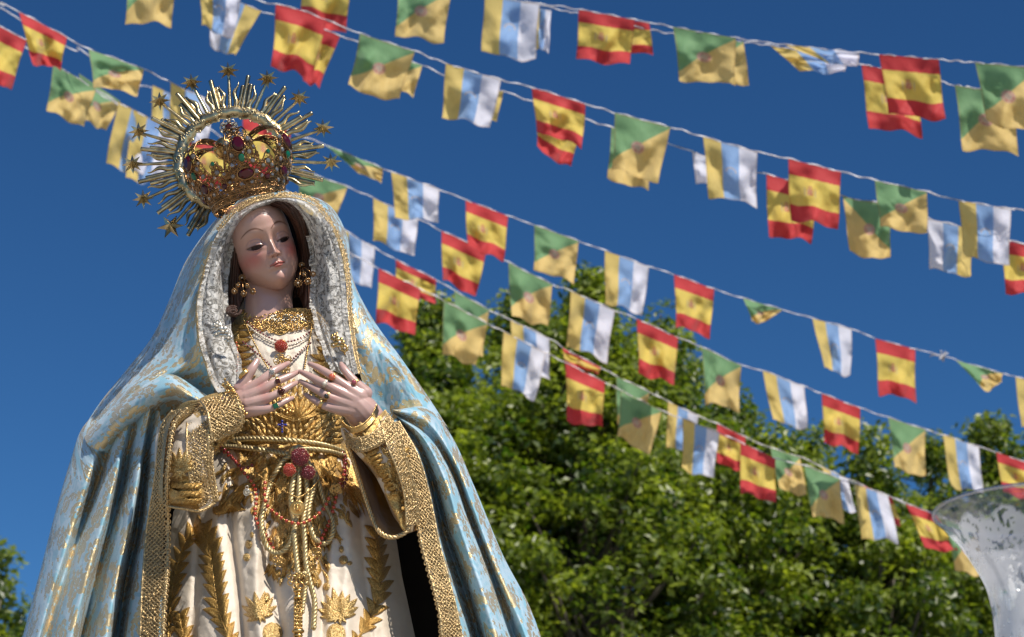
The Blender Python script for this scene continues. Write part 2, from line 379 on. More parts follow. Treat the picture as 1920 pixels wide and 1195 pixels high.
ROPES = {
 'A': ('topmost string', [(380,-118),(560,-72),(745,-38),(907,-8),(960,0),(1085,18),(1220,43),(1400,75),(1600,98),(1760,112),(1960,129)], 11.6, -.0012),
 'B': ('back top string', [(1000,8),(1085,26),(1262,64),(1400,80),(1470,90),(1600,118),(1650,128),(1765,153),(1790,160),(1960,186)], 11.9, -.0012),
 'D': ('upper middle string', [(180,-112),(380,-40),(480,0),(560,18),(680,65),(780,97),(835,119),(940,150),(1000,165),(1097,195),(1155,212),(1255,238),(1320,257),(1420,285),(1478,298),(1575,322),(1640,338),(1737,360),(1797,376),(1895,392),(1960,402)], 10.9, -.0003),
 'E': ('back middle string', [(330,-60),(400,-20),(480,18),(560,40),(635,66),(735,105),(790,122),(870,157),(945,172),(1000,192),(1097,224),(1150,240),(1256,270),(1320,292),(1440,328),(1525,350),(1590,371),(1670,385),(1740,410),(1822,430),(1890,452),(1960,468)], 11.3, -.0003),
 'F': ('long middle string', [(-40,-8),(0,5),(35,22),(125,70),(165,92),(270,130),(340,165),(450,212),(610,272),(733,322),(823,355),(873,375),(952,405),(1002,422),(1084,452),(1134,470),(1217,500),(1264,515),(1338,542),(1395,560),(1523,597),(1597,617),(1641,635),(1716,655),(1770,668),(1800,678),(1880,700),(1960,722)], 12.2, .0024),
 'G': ('lower middle string', [(-40,32),(0,50),(60,82),(100,118),(200,180),(290,226),(420,272),(560,318),(650,350),(700,372),(783,410),(828,433),(911,470),(953,492),(1035,533),(1068,545),(1152,582),(1194,598),(1270,633),(1315,650),(1389,685),(1430,695),(1515,728),(1541,738),(1612,765),(1665,783),(1734,805),(1767,815),(1842,840),(1868,848),(1960,880)], 13.2, .0022),
 'H': ('upper tree string', [(90,68),(150,92),(225,150),(285,166),(350,205),(500,330),(640,428),(703,465),(742,487),(818,525),(852,545),(915,580),(957,600),(1030,635),(1060,655),(1127,690),(1155,705),(1218,735),(1250,752),(1310,780),(1345,795),(1398,820),(1440,838),(1513,862),(1560,885),(1640,920),(1700,945),(1760,965),(1850,1000)], 14.6, .0012),
 'I': ('lowest string', [(480,360),(600,440),(703,500),(825,560),(930,615),(1060,680),(1130,715),(1240,770),(1280,785),(1345,810),(1390,830),(1455,860),(1515,875),(1580,900),(1610,910),(1680,935),(1700,945),(1765,970),(1850,1006)], 14.1, .0012)}
def ropeY(k, x): return ROPES[k][2] + ROPES[k][3] * (np.asarray(x, float) - 700)
def ropey(k, x):
    P = np.array(ROPES[k][1], float); return np.interp(x, P[:, 0], P[:, 1])
for k, (nm, pts, y0, sl_) in ROPES.items():
    a, b = np.array(pts[0], float), np.array(pts[-1], float); d0 = a - np.array(pts[2], float); d1 = b - np.array(pts[-3], float)
    pts = [tuple(a + d0 / abs(d0[0]) * 500)] + list(pts) + [tuple(b + d1 / abs(d1[0]) * 600)]
    P = resample(pts, 400); W = at(P[:, 0], P[:, 1], ropeY(k, P[:, 0]))
    i = np.arange(400); W[:, 2] += .004 * np.sin(i * .9); W[:, 1] += .004 * np.cos(i * 1.3)
    mb = MB(); mb.tube(W, .0052 + .0012 * np.sin(i * 1.7), 8, twist=.5, flat=.55)
    o = mb.build('bunting_string', MT['rope'])
    setprops(o, 'twisted white tape carrying flags, the ' + nm, 'string', 'strings of bunting')
KN = {'S': 'red-yellow', 'G': 'green-yellow', 'C': 'yellow-blue-white'}
def flag(k, ty, x0, x1, bl, br, state, seed, flip=False, back=0.0, y0=None, y1=None, amp=1.0, lift=0):
    r = np.random.default_rng(seed)
    nv, nu = 30, 26
    v = np.linspace(0, 1, nv)[:, None]; u = np.linspace(0, 1, nu)[None]
    tx = x0 + (x1 - x0) * u; P = ropey(k, x0 + (x1 - x0) * u) if y0 is None else y0 + (y1 - y0) * u
    bx = bl[0] + (br[0] - bl[0]) * u; by = bl[1] + (br[1] - bl[1]) * u
    ph = r.uniform(0, 6.28, 6); h = max(20, by.mean() - P.mean())
    px = tx * (1 - v) + bx * v + h * amp * .018 * np.sin(v * 5 + ph[0] + 2 * u) * v
    py = P * (1 - v) + by * v + h * amp * v * v * (.035 * np.sin(u * 6.3 + ph[1]) + .02 * np.sin(u * 12 + ph[2]))
    Y = ropeY(k, tx) - back - .004 + 0 * v
    f = r.uniform(1.2, 2.2)
    rip = (.030 * np.sin(u * 6.28 * f * .6 + v * 2.2 + ph[3]) + .016 * np.sin(u * 9 - v * 5 + ph[4]) + .010 * np.sin(v * 10 + u * 3 + ph[5]))
    rip = rip + .045 * fbm(u * 2.6 + seed, v * 2.6, seed, 3) + .02 * np.sin((u + .6 * v) * 15 + ph[1]) * np.exp(-((u - r.uniform(.2, .9)) / .3) ** 2)
    Y = Y + amp * 1.15 * rip * sm(0, .5, v) + r.normal() * .015 * v
    G = at(px, py, Y)
    uvu = (1 - u) if flip else u
    UV = np.stack(np.broadcast_arrays(uvu + 0 * v, 1 - v + 0 * u), -1)
    o = surf('flag', G, MT['flag' + ty], uv=UV)
    # sleeve of cloth round the string
    return o
GRP = 'small flags on the strings'
FL = [
 # rope, type, x0, x1, BL, BR, how it hangs, options
 ('A','S',567,660,(562,42),(650,62),'its top out of the picture',{}),
 ('A','G',747,847,(742,68),(832,80),'its top cut by the picture edge, mostly yellow',{}),
 ('A','C',909,1012,(903,100),(1003,115),'hanging flat',{}),
 ('B','C',1002,1034,(1000,92),(1028,98),'only a white sliver showing',{'y0':14,'y1':20,'flip':0}),
 ('A','S',1085,1190,(1081,112),(1182,122),'hanging flat with a bright yellow middle',{}),
 ('B','S',1130,1217,(1125,95),(1226,104),'half hidden behind the flag before it',{'y0':36,'y1':42}),
 ('A','G',1262,1380,(1275,150),(1378,160),'with dark green left edge',{}),
 ('B','G',1300,1394,(1310,152),(1406,159),'only a yellow strip showing behind its neighbour',{'y0':70,'y1':78}),
 ('B','C',1445,1590,(1500,135),(1585,136),'blown up and folded along the string',{'amp':2.4}),
 ('A','C',1470,1612,(1530,112),(1608,128),'crumpled against the string',{'amp':2.2}),
 ('A','S',1648,1760,(1668,216),(1773,224),'big, in front of a twin',{}),
 ('B','S',1615,1722,(1630,238),(1728,256),'lower, half hidden behind the big one',{}),
 ('A','G',1828,1945,(1852,232),(1955,248),'cut by the right edge of the picture',{}),
 ('B','G',1790,1905,(1806,278),(1908,290),'lower, tucked behind the one at the right edge',{}),
 ('D','G',240,330,(235,42),(323,48),'only its lower half in the picture',{}),
 ('D','C',372,452,(378,52),(440,72),'crumpled, its top out of the picture',{'amp':1.5}),
 ('E','C',398,490,(394,88),(440,108),'swung to the right with a yellow tail',{'flip':1}),
 ('D','S',517,612,(510,122),(585,152),'large, lifted by the wind',{'amp':1.3}),
 ('E','S',556,638,(570,150),(598,166),'behind the large one, blown to the right',{'flip':1}),
 ('D','G',675,778,(655,165),(748,192),'billowing, green upper half',{'amp':1.3}),
 ('E','G',722,792,(728,160),(775,182),'small dark green corner behind a billowing one',{}),
 ('D','C',836,940,(828,220),(920,238),'hanging flat with a pale emblem',{}),
 ('E','C',862,944,(852,210),(932,226),'only a yellow edge showing behind its neighbour',{'flip':1}),
 ('D','S',997,1098,(1006,244),(1092,278),'curled up at its lower edge',{'amp':1.2}),
 ('E','S',1002,1092,(1008,278),(1072,318),'pointed, hanging below the one in front',{'amp':1.2}),
 ('D','G',1153,1257,(1148,318),(1235,342),'hanging straight with a red crest',{}),
 ('E','G',1146,1226,(1140,334),(1215,360),'yellow hem showing below its neighbour',{}),
 ('D','C',1318,1420,(1330,368),(1418,386),'hanging flat, white half to the right',{}),
 ('E','C',1298,1380,(1304,345),(1384,352),'only a white corner showing at the left of its neighbour',{'flip':1}),
 ('D','S',1478,1577,(1482,411),(1571,429),'hanging straight in front of a twin',{}),
 ('E','S',1437,1530,(1440,441),(1522,455),'lower twin half hidden at the left',{}),
 ('D','G',1640,1738,(1650,428),(1740,438),'hanging straight with wide green top',{}),
 ('E','G',1580,1672,(1594,476),(1668,488),'seen from the back, yellow on the left',{'flip':1}),
 ('D','C',1797,1896,(1808,486),(1892,496),'hanging flat near the right edge',{}),
 ('E','C',1738,1826,(1744,506),(1820,518),'seen from the back, white on the left',{'flip':1}),
 ('E','S',1880,1965,(1884,549),(1966,560),'cut by the right edge of the picture',{}),
 ('F','S',35,126,(62,118),(112,132),'folded, with red lower half',{'amp':1.3}),
 ('F','G',166,270,(176,162),(258,178),'blown up almost level with the string',{'amp':1.3}),
 ('H','C',286,350,(284,278),(346,292),'seen above the left rim of the halo',{'y0':160,'y1':190}),
 ('F','C',320,402,(318,255),(388,270),'seen through the halo rays at the left',{}),
 ('F','S',455,545,(458,330),(540,340),'seen through the crown',{}),
 ('F','G',610,718,(664,318),(716,345),'blown up into a narrow twisted strip',{'amp':1.6}),
 ('F','C',733,824,(742,408),(821,417),'hanging flat in front of another one',{}),
 ('F','S',873,953,(876,462),(944,492),'hanging flat, crossing a twin below',{}),
 ('F','G',1002,1085,(1001,504),(1077,532),'hanging flat against blue sky',{}),
 ('F','C',1134,1217,(1134,568),(1205,591),'hanging against the tip of the tallest tree',{}),
 ('F','S',1264,1339,(1268,612),(1332,632),'hanging flat against sky',{}),
 ('F','G',1393,1468,(1412,606),(1438,604),'small, rolled up by the wind against blue sky',{'amp':1.8}),
 ('F','C',1523,1597,(1545,692),(1596,706),'with yellow edge folded in, against sky',{}),
 ('F','S',1641,1716,(1649,738),(1717,752),'hanging flat against pale sky',{}),
 ('F','G',1792,1880,(1848,736),(1878,718),'twisted into a triangle right of the knot',{'amp':1.6}),
 ('F','C',1904,1975,(1914,800),(1975,812),'cut by the right edge of the picture',{}),
 ('G','S',-45,50,(-40,152),(20,166),'cut by the left edge of the picture',{}),
 ('G','G',100,180,(88,208),(157,238),'crest in the middle, left of a twin',{}),
 ('H','G',148,226,(158,226),(200,246),'right twin beside the one with a clear crest',{'y0':138,'y1':190}),
 ('G','C',222,298,(198,308),(268,330),'left of the halo, yellow edge forward',{}),
 ('G','S',340,440,(350,345),(430,360),'seen through the left side of the crown',{}),
 ('G','C',250,330,(235,335),(300,348),'behind the left rays of the halo',{}),
 ('G','G',565,652,(555,396),(628,418),'just right of the halo, mostly yellow',{}),
 ('G','C',700,784,(700,452),(778,480),'shaded by the one hanging in front of it',{}),
 ('G','S',828,912,(829,526),(893,556),'lower half dark red, against sky',{}),
 ('G','G',953,1036,(958,594),(1028,613),'curved lower edge, in front of the tree top',{}),
 ('G','C',1070,1153,(1064,648),(1137,680),'yellow side narrow, in front of the dark tree',{}),
 ('G','S',1194,1271,(1198,700),(1265,722),'hanging flat in front of the tall tree',{}),
 ('G','G',1315,1390,(1324,756),(1385,770),'hanging at the right side of the tall tree',{}),
 ('G','C',1430,1508,(1448,790),(1515,806),'leaning right, white edge against sky',{}),
 ('G','S',1541,1613,(1545,828),(1611,851),'hanging against pale sky',{}),
 ('G','G',1665,1735,(1679,880),(1735,894),'narrow green half, above the right trees',{}),
 ('G','C',1768,1836,(1782,912),(1843,926),'just above the rim of the glass vase',{}),
 ('G','S',1868,1945,(1880,925),(1950,940),'cut by the right edge above the glass vase',{}),
 ('H','C',630,703,(632,520),(698,543),'beside the lace veil, mostly white',{}),
 ('I','C',612,650,(620,500),(652,530),'white scrap right behind the lace veil',{'flip':1,'y0':460,'y1':470}),
 ('H','S',742,818,(742,545),(816,571),'partly hidden, only the upper half showing',{'amp':.8}),
 ('I','S',710,789,(706,606),(777,627),'hanging flat at the left edge of the trees',{}),
 ('H','G',852,917,(850,655),(905,675),'its top showing above a twin',{}),
 ('I','G',832,915,(828,664),(893,686),'hanging flat with pointed lower corner',{}),
 ('H','C',957,1030,(962,690),(1031,712),'behind another, white tail to the right',{}),
 ('I','C',944,1024,(938,722),(1003,750),'long, hanging in front of the dark tree',{}),
 ('H','S',1055,1127,(1058,682),(1122,702),'rolled up so only a short strip shows',{'amp':1.4}),
 ('I','S',1060,1134,(1064,790),(1130,804),'bright, hanging flat before dark leaves',{}),
 ('H','G',1156,1218,(1156,800),(1200,820),'dark green, behind its twin',{}),
 ('I','G',1164,1241,(1158,820),(1220,852),'torn looking lower corner, before dark leaves',{}),
 ('H','C',1252,1310,(1250,838),(1300,855),'narrow, half hidden behind a longer one',{}),
 ('I','C',1280,1349,(1280,880),(1338,899),'long, white edge before dark leaves',{}),
 ('H','S',1344,1398,(1345,870),(1395,884),'behind and above its brighter twin',{}),
 ('I','S',1388,1454,(1389,926),(1454,941),'bright with dark red lower stripe',{}),
 ('H','G',1444,1500,(1460,918),(1514,931),'behind and left of its twin over the trees',{}),
 ('I','G',1507,1575,(1524,968),(1582,979),'third of the green ones over the bushy trees',{}),
 ('H','C',1540,1590,(1570,950),(1605,965),'only a bent white edge showing',{}),
 ('I','C',1603,1665,(1614,1008),(1686,1018),'wide, left of the last striped one',{}),
 ('H','S',1618,1672,(1640,985),(1690,988),'mostly hidden, a red corner showing',{}),
 ('I','S',1698,1756,(1735,1028),(1797,1036),'last one before the glass vase, swung left',{'flip':0}),
 ('I','G',1772,1830,(1790,1072),(1850,1080),'seen through the glass vase',{}),
]
cnt = {}
for i, (k, ty, x0, x1, bl, br, how, op) in enumerate(FL):
    back = 0
    o = flag(k, ty, x0, x1, bl, br, how, 100 + i, **op)
    cnt[(k)] = cnt.get(k, 0) + 1
    nm = ROPES[k][0]
    setprops(o, f"{KN[ty]} flag on the {nm}, {how}".replace('only a white corner showing at the left of its neighbour', 'only a white corner showing'), 'flag', GRP)
# knot of loose tape
def knot():
    c = at(1770, 668, ropeY('F', 1770)); mb = MB(); r = np.random.default_rng(2)
    for a in range(5):
        d = r.normal(size=(3, 3)) * .03; mb.tube(cr(np.array([c, c + d[0], c + d[0] * .5 + d[1], c + d[1] * 1.3 + [0, 0, -.02]]), np.linspace(0, 3, 12)), .006, 6)
    setprops(mb.build('tape_knot', MT['rope']), 'loose white knot tied in the long middle string near the right', 'knot')
knot()
# ================================================================== STATUE
def UP(L): return [(x, y, w_ + .045 * float(sm(500, 385, y))) for x, y, w_ in L]
ST = empty('statue', S(530, 1262, 0), 'painted wooden statue of a lady in a pale blue brocade mantle and white lace veil', 'statue')
# ------------------------------------------------------------------ cloth pattern masks (woven motifs laid out in cloth metres)
def motifs(U, V, cell, seed, R, kind):
    m = np.zeros_like(U); ix = np.floor(U / cell); iy = np.floor(V / cell)
    for dx in (-1, 0, 1):
        for dy in (-1, 0, 1):
            jx = ix + dx; jy = iy + dy
            cx = (jx + .5 + .45 * (hsh(jx, jy, seed) - .5) + .5 * (jy % 2)) * cell; cy = (jy + .5 + .45 * (hsh(jx, jy, seed + 1) - .5)) * cell
            rot = hsh(jx, jy, seed + 2) * 6.28; k = np.floor(4 + 4 * hsh(jx, jy, seed + 3)); rr = R * (.7 + .5 * hsh(jx, jy, seed + 4))
            x = U - cx; y = V - cy; xr = x * np.cos(rot) + y * np.sin(rot); yr = -x * np.sin(rot) + y * np.cos(rot)
            r = np.hypot(xr, yr); th = np.arctan2(yr, xr)
            if kind == 0:
                e = rr * (.55 + .45 * np.abs(np.cos(k * th / 2)))
                a = (r < e) * (np.abs(r / e - .52) > .09) * (1 - .0 * k)
            elif kind == 1:
                xs = xr / rr; c = .35 * rr * np.sin(xs * 2.4); d = np.abs(yr - c)
                leafw = rr * .42 * np.abs(np.sin(xs * 9.5)) ** .7 * np.clip(1 - np.abs(xs), 0, 1) ** .5
                a = (np.abs(xs) < 1) * ((d < leafw) | (d < rr * .05))
            elif kind == 2:
                xs = xr / rr; lw = rr * .5 * np.sqrt(np.clip(1 - xs * xs, 0, 1)) * (1 + .25 * np.sin(xs * 16)); d = np.abs(yr)
                a = ((np.abs(d - lw) < rr * .09) | ((d < lw) & (np.sin(xs * 22 + d / rr * 14) > .3))) * (np.abs(xs) < 1)
            else:
                a = (r < rr * (.7 + .3 * np.cos(5 * th))) * 1.0
            m = np.maximum(m, a)
    return m
def brocade():
    n = N('blue_gold_brocade'); g = n.attr('gold'); j = n.attr('jac')
    uv = n.uv()
    nz = n.noise(1500, 2, .6, vec=n.scalev(uv, 1, 1)); thr = n.noise(700, 2, .7, vec=n.scalev(uv, 1, .8))
    sep = n.n('SeparateXYZ', i0=uv)
    tw = n.M('SINE', n.M('MULTIPLY', n.M('ADD', sep.outputs[0], n.M('MULTIPLY', sep.outputs[1], .8)), 2300))
    blue = n.mix(n.M('MULTIPLY', n.sst(tw, -.6, .6), .55), (.16, .35, .45), (.42, .63, .72))
    blue = n.mix(n.sst(n.noise(25, 3, vec=uv), .35, .7), blue, (.20, .45, .56))
    lt = n.mix(n.M('MULTIPLY', n.sst(nz, .35, .6), .7), (.38, .50, .58), (.62, .68, .74))
    base = n.mix(n.M('MULTIPLY', j, .60), blue, lt)
    gm = n.M('MULTIPLY', n.sst(g, .25, .6), n.sst(thr, .22, .42))
    gold = n.mix(n.sst(nz, .4, .6), (.45, .31, .13), (.88, .72, .42))
    bh = n.M('ADD', n.M('MULTIPLY', gm, 1.2), n.M('ADD', n.M('MULTIPLY', tw, .25), n.M('MULTIPLY', n.M('ADD', nz, thr), 1.2)))
    bp = n.bump(bh, .55, .0009)
    return n.fin(n.bsdf(Base__Color=n.mix(gm, base, gold), Metallic=n.M('MULTIPLY', gm, .6), Roughness=n.mix(gm, (.38, .38, .38), (.25, .25, .25)), Normal=bp, Sheen__Weight=.25, Specular__IOR__Level=.6))
MT['brocade'] = brocade()
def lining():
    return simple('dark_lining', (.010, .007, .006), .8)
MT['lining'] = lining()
def cloth(name, G3, mat, parent, cell=1.0, seed=1, wr=.0012, wfun=None, attrs=True, thick=0, gmf=None):
    """G3 = (nt,ns,3) of px,py,w"""
    G3 = G3.copy(); n, s = G3.shape[:2]
    P = S(G3[..., 0], G3[..., 1], G3[..., 2]); UV = arc_uv(P); U, V = UV[..., 0], UV[..., 1]
    dw = wr * (fbm(U * 22, V * 9, seed, 4) * 3) + wr * 1.3 * fbm(U * 60 + 3 * V, V * 30, seed + 9, 2)
    if wfun is not None: dw = dw + wfun(U, V)
    G3[..., 2] += dw
    P = S(G3[..., 0], G3[..., 1], G3[..., 2]); A = None
    if attrs:
        wu = U + .006 * fbm(U * 30, V * 30, 77, 2); wv = V + .006 * fbm(U * 30 + 9, V * 30, 78, 2)
        g = np.maximum(np.maximum(motifs(wu, wv, .088, seed + 10, .033, 0), motifs(wu + .04, wv + .05, .094, seed + 20, .044, 1)), motifs(wu, wv, .036, seed + 50, .0065, 3))
        ja = np.maximum(motifs(wu + .02, wv, .12, seed + 30, .066, 2), motifs(wu, wv + .02, .07, seed + 40, .028, 0))
        A = {'gold': g, 'jac': ja}
    if gmf is not None: A = {'gm': np.clip(gmf(G3[..., 0], G3[..., 1]) * 1.0, 0, 1)}
    return surf(name, P, mat, parent, A, UV, thick)
# ------------------------------------------------------------------ mantle
mantle = bpy.data.objects.new('mantle', None); C.objects.link(mantle); mantle.parent = ST
HL = [(455,370,-.05),(405,412,-.15),(350,487,-.17),(318,562,-.18),(285,632,-.19),(236,695,-.19),(190,752,-.19),(158,800,-.2)]
upL = [
 [(470,372,-.14),(420,412,-.2),(365,487,-.24),(335,562,-.26),(300,632,-.27),(250,695,-.28),(205,752,-.28),(165,815,-.28)],
 HL,
 [(462,368,0),(414,408,-.07),(362,480,-.08),(330,560,-.08),(300,632,-.08),(256,698,-.07),(215,755,-.07),(180,815,-.08)],
 [(475,365,.04),(424,400,.0),(373,470,.01),(345,550,.01),(330,620,.02),(310,680,.035),(250,728,.03),(210,800,.0)],
 [(490,363,.06),(434,396,.04),(384,460,.045),(359,540,.04),(348,610,.055),(350,670,.07),(310,712,.055),(250,785,-.01)],
 [(505,361,.075),(446,392,.065),(398,450,.07),(374,520,.065),(364,580,.08),(372,650,.09),(365,690,.07),(310,760,-.03)],
 [(522,362,.085),(462,394,.078),(414,448,.078),(392,505,.07),(380,575,.075),(384,650,.09),(400,705,.08),(400,762,.02)]]
cloth('mantle_hood', loft([UP(q) for q in upL], 290, 150), MT['brocade'], mantle, seed=1, wr=.0022)
# big roll over the arm
roll = [
 [(160,812,-.20),(180,790,-.16),(225,748,-.06),(275,716,.02),(320,702,.06),(360,722,.09),(398,750,.11)],
 [(158,820,-.12),(190,790,-.05),(235,752,.03),(280,722,.09),(322,712,.125),(358,732,.15),(396,756,.155)],
 [(166,835,-.07),(205,800,.0),(248,765,.07),(288,740,.12),(325,728,.155),(355,744,.17),(394,764,.165)],
 [(185,845,-.05),(220,808,.0),(258,780,.05),(292,758,.085),(325,745,.11),(352,756,.12),(390,772,.12)],
 [(200,850,-.07),(230,820,-.05),(262,790,.0),(292,768,.03),(322,755,.05),(350,764,.06),(386,778,.06)],
 [(205,880,-.14),(238,848,-.11),(270,822,-.07),(298,800,-.03),(325,786,-.01),(352,790,.0),(386,796,.01)]]
cloth('mantle_fold', loft(roll, 200, 80), MT['brocade'], mantle, seed=3, wr=.0016)
lowL = [
 [(205,775,-.30),(170,820,-.30),(150,870,-.31),(125,960,-.32),(98,1060,-.33),(75,1150,-.34),(45,1275,-.34)],
 [(190,765,-.19),(153,805,-.19),(130,870,-.19),(104,960,-.19),(78,1060,-.19),(54,1150,-.19),(22,1275,-.19)],
 [(196,778,-.12),(166,815,-.11),(144,880,-.10),(120,960,-.10),(94,1060,-.09),(68,1150,-.09),(36,1275,-.09)],
 [(210,780,-.08),(188,825,-.06),(168,890,-.045),(142,970,-.05),(112,1065,-.045),(86,1150,-.045),(52,1275,-.045)],
 [(222,782,-.08),(205,832,-.085),(184,900,-0.125),(158,975,-0.115),(126,1065,-0.110),(98,1150,-0.110),(62,1275,-0.115)],
 [(232,774,-.04),(215,834,-.03),(196,900,-.02),(172,980,-.015),(142,1070,-.01),(116,1152,-.01),(82,1275,-.01)],
 [(247,770,.0),(230,836,.02),(216,900,.03),(194,980,.035),(168,1070,.04),(146,1155,.04),(118,1275,.04)],
 [(258,768,-.01),(242,838,-.04),(230,900,-0.090),(210,980,-0.055),(184,1070,-0.075),(164,1155,-0.090),(136,1275,-0.095)],
 [(268,768,.03),(254,838,.02),(244,900,.03),(226,980,.035),(204,1070,.04),(184,1155,.045),(160,1275,.05)],
 [(281,768,.06),(268,838,.055),(260,900,.065),(246,980,.075),(226,1070,.08),(210,1155,.085),(190,1275,.09)],
 [(290,770,.03),(276,840,-.02),(268,905,-0.070),(258,985,-0.080),(240,1075,-0.085),(226,1155,-0.085),(208,1275,-0.085)],
 [(299,772,.07),(286,840,.055),(281,905,.06),(272,985,.065),(256,1075,.07),(246,1155,.075),(232,1275,.08)],
 [(302,790,.085),(298,838,.09),(292,905,.10),(286,985,.105),(279,1075,.11),(276,1155,.115),(272,1275,.12)],
 [(318,790,.10),(314,838,.10),(306,905,.105),(302,985,.11),(304,1075,.12),(304,1155,.125),(302,1275,.13)]]
cloth('mantle_drape', loft(lowL, 340, 260), MT['brocade'], mantle, seed=5, wr=.0016)
upR = [
 [(520,360,.085),(592,392,.075),(634,450,.07),(652,520,.065),(655,585,.07),(660,640,.08),(672,690,.07),(690,755,.03),(706,812,-.01)],
 [(530,359,.07),(600,386,.05),(640,445,.045),(655,520,.045),(664,585,.07),(685,645,.085),(705,695,.05),(722,760,.0),(738,812,-.03)],
 [(535,358,.03),(606,382,.0),(644,440,.0),(658,520,.01),(680,588,.05),(712,655,.065),(740,705,.03),(762,770,-.01)],
 [(535,358,-.02),(610,380,-.06),(648,440,-.06),(660,520,-.04),(690,592,.0),(738,662,.03),(775,722,.0),(805,790,-.02)],
 [(535,360,-.05),(612,382,-.12),(650,442,-.13),(662,525,-.12),(700,600,-.08),(752,672,-.03),(800,740,-.05),(838,800,-.07)],
 [(525,366,-.12),(605,392,-.2),(642,455,-.22),(656,535,-.22),(692,612,-.2),(745,685,-.2),(802,755,-.2),(842,820,-.2)]]
cloth('mantle_hood', loft([UP(q) for q in upR], 300, 150), MT['brocade'], mantle, seed=8, wr=.002)
lowR = [
 [(728,795,.12),(752,855,.11),(778,925,.11),(785,1010,.11),(822,1140,.12),(832,1200,.12),(850,1275,.12)],
 [(738,788,.11),(768,850,.12),(793,925,.115),(805,1010,.12),(838,1120,.125),(858,1200,.125),(872,1275,.12)],
 [(742,785,.10),(780,845,.10),(804,920,.095),(822,1010,.095),(850,1110,.10),(878,1200,.10),(893,1275,.10)],
 [(746,782,.05),(786,838,.035),(812,915,-0.035),(836,1010,-0.055),(868,1100,-0.065),(898,1200,-0.075),(915,1275,-0.085)],
 [(742,780,.08),(788,830,.07),(822,905,.065),(848,995,.06),(882,1095,.06),(912,1195,.06),(934,1275,.06)],
 [(738,776,.10),(792,818,.10),(834,895,.10),(862,985,.10),(900,1090,.10),(932,1195,.10),(958,1275,.10)],
 [(736,774,.07),(796,810,.05),(842,885,.04),(874,975,.035),(915,1085,.03),(950,1195,.03),(978,1275,.03)],
 [(735,772,.10),(800,802,.05),(848,880,-0.035),(880,965,-0.055),(924,1080,-0.065),(964,1195,-0.075),(993,1275,-0.085)],
 [(736,770,.125),(800,790,.07),(852,866,.03),(886,950,.015),(932,1070,.0),(980,1180,-.01),(1010,1275,-.02)],
 [(738,768,.12),(800,775,.05),(852,845,.0),(892,930,-.03),(940,1050,-.05),(988,1150,-.06),(1022,1265,-.07)],
 [(745,768,.06),(800,765,-.03),(848,820,-.07),(890,915,-.10),(942,1040,-.12),(994,1140,-.13),(1040,1270,-.13)],
 [(755,772,-.1),(790,768,-.2),(838,830,-.2),(880,930,-.22),(930,1060,-.23),(985,1160,-.24),(1030,1280,-.24)]]
cloth('mantle_drape', loft(lowR, 340, 200), MT['brocade'], mantle, seed=11, wr=.0016)
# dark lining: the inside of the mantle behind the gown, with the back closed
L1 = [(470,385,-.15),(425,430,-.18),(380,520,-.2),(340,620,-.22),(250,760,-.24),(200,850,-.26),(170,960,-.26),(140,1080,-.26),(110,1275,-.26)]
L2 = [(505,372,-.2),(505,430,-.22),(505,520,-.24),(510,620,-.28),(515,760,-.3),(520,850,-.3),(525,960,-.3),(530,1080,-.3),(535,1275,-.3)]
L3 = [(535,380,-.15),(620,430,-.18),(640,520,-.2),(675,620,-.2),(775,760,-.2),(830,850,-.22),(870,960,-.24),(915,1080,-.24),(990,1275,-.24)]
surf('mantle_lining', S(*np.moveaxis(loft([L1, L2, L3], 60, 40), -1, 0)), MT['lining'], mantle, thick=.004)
# pedestal under the hems, out of the picture
mb = MB(); c = S(530, 1262, 0); mb.box(c + np.array([0, .02, -.10]), (.42, .2, .09)); mb.box(c + np.array([0, .02, -.20]), (.5, .27, .03))
mb.build('pedestal', simple('carved_pedestal', (.30, .20, .08), .4, .6, 30, .5, .003), ST, False)
# ------------------------------------------------------------------ gown
def seg_d(px, py, pts):
    """distance to polyline and signed side"""
    d = np.full(np.shape(px), 1e9); pts = np.asarray(pts, float)
    for a, b in zip(pts[:-1], pts[1:]):
        ab = b - a; t = np.clip(((px - a[0]) * ab[0] + (py - a[1]) * ab[1]) / (ab @ ab), 0, 1)
        d = np.minimum(d, np.hypot(px - a[0] - t * ab[0], py - a[1] - t * ab[1]))
    return d
VALL = [([(433,958),(436,1010),(446,1080),(452,1140),(462,1270)], .028, 7),
        ([(360,962),(372,1020),(368,1120),(350,1270)], .02, 9),
        ([(505,870),(508,960),(500,1060),(520,1130),(540,1270)], .018, 9),
        ([(606,900),(612,960),(608,1060),(600,1270)], .018, 9),
        ([(672,960),(680,1040),(690,1120),(700,1270)], .014, 8),
        ([(645,850),(655,900),(672,960)], .018, 8), ([(430,860),(438,905),(455,950)], .016, 8),
        ([(470,850),(480,900),(492,950)], .014, 7), ([(580,850),(600,880),(640,930)], .012, 7)]
RIDG = [([(400,950),(412,1010),(420,1100),(432,1270)], .016, 10), ([(470,960),(478,1040),(480,1120),(498,1270)], .016, 12),
        ([(560,860),(556,980),(560,1270)], .022, 22), ([(650,960),(655,1040),(650,1120),(655,1270)], .016, 14),
        ([(700,970),(715,1060),(730,1270)], .012, 10), ([(450,850),(462,900),(474,945)], .012, 6), ([(498,850),(500,900),(498,940)], .012, 6), ([(620,860),(632,900),(650,945)], .012, 7)]
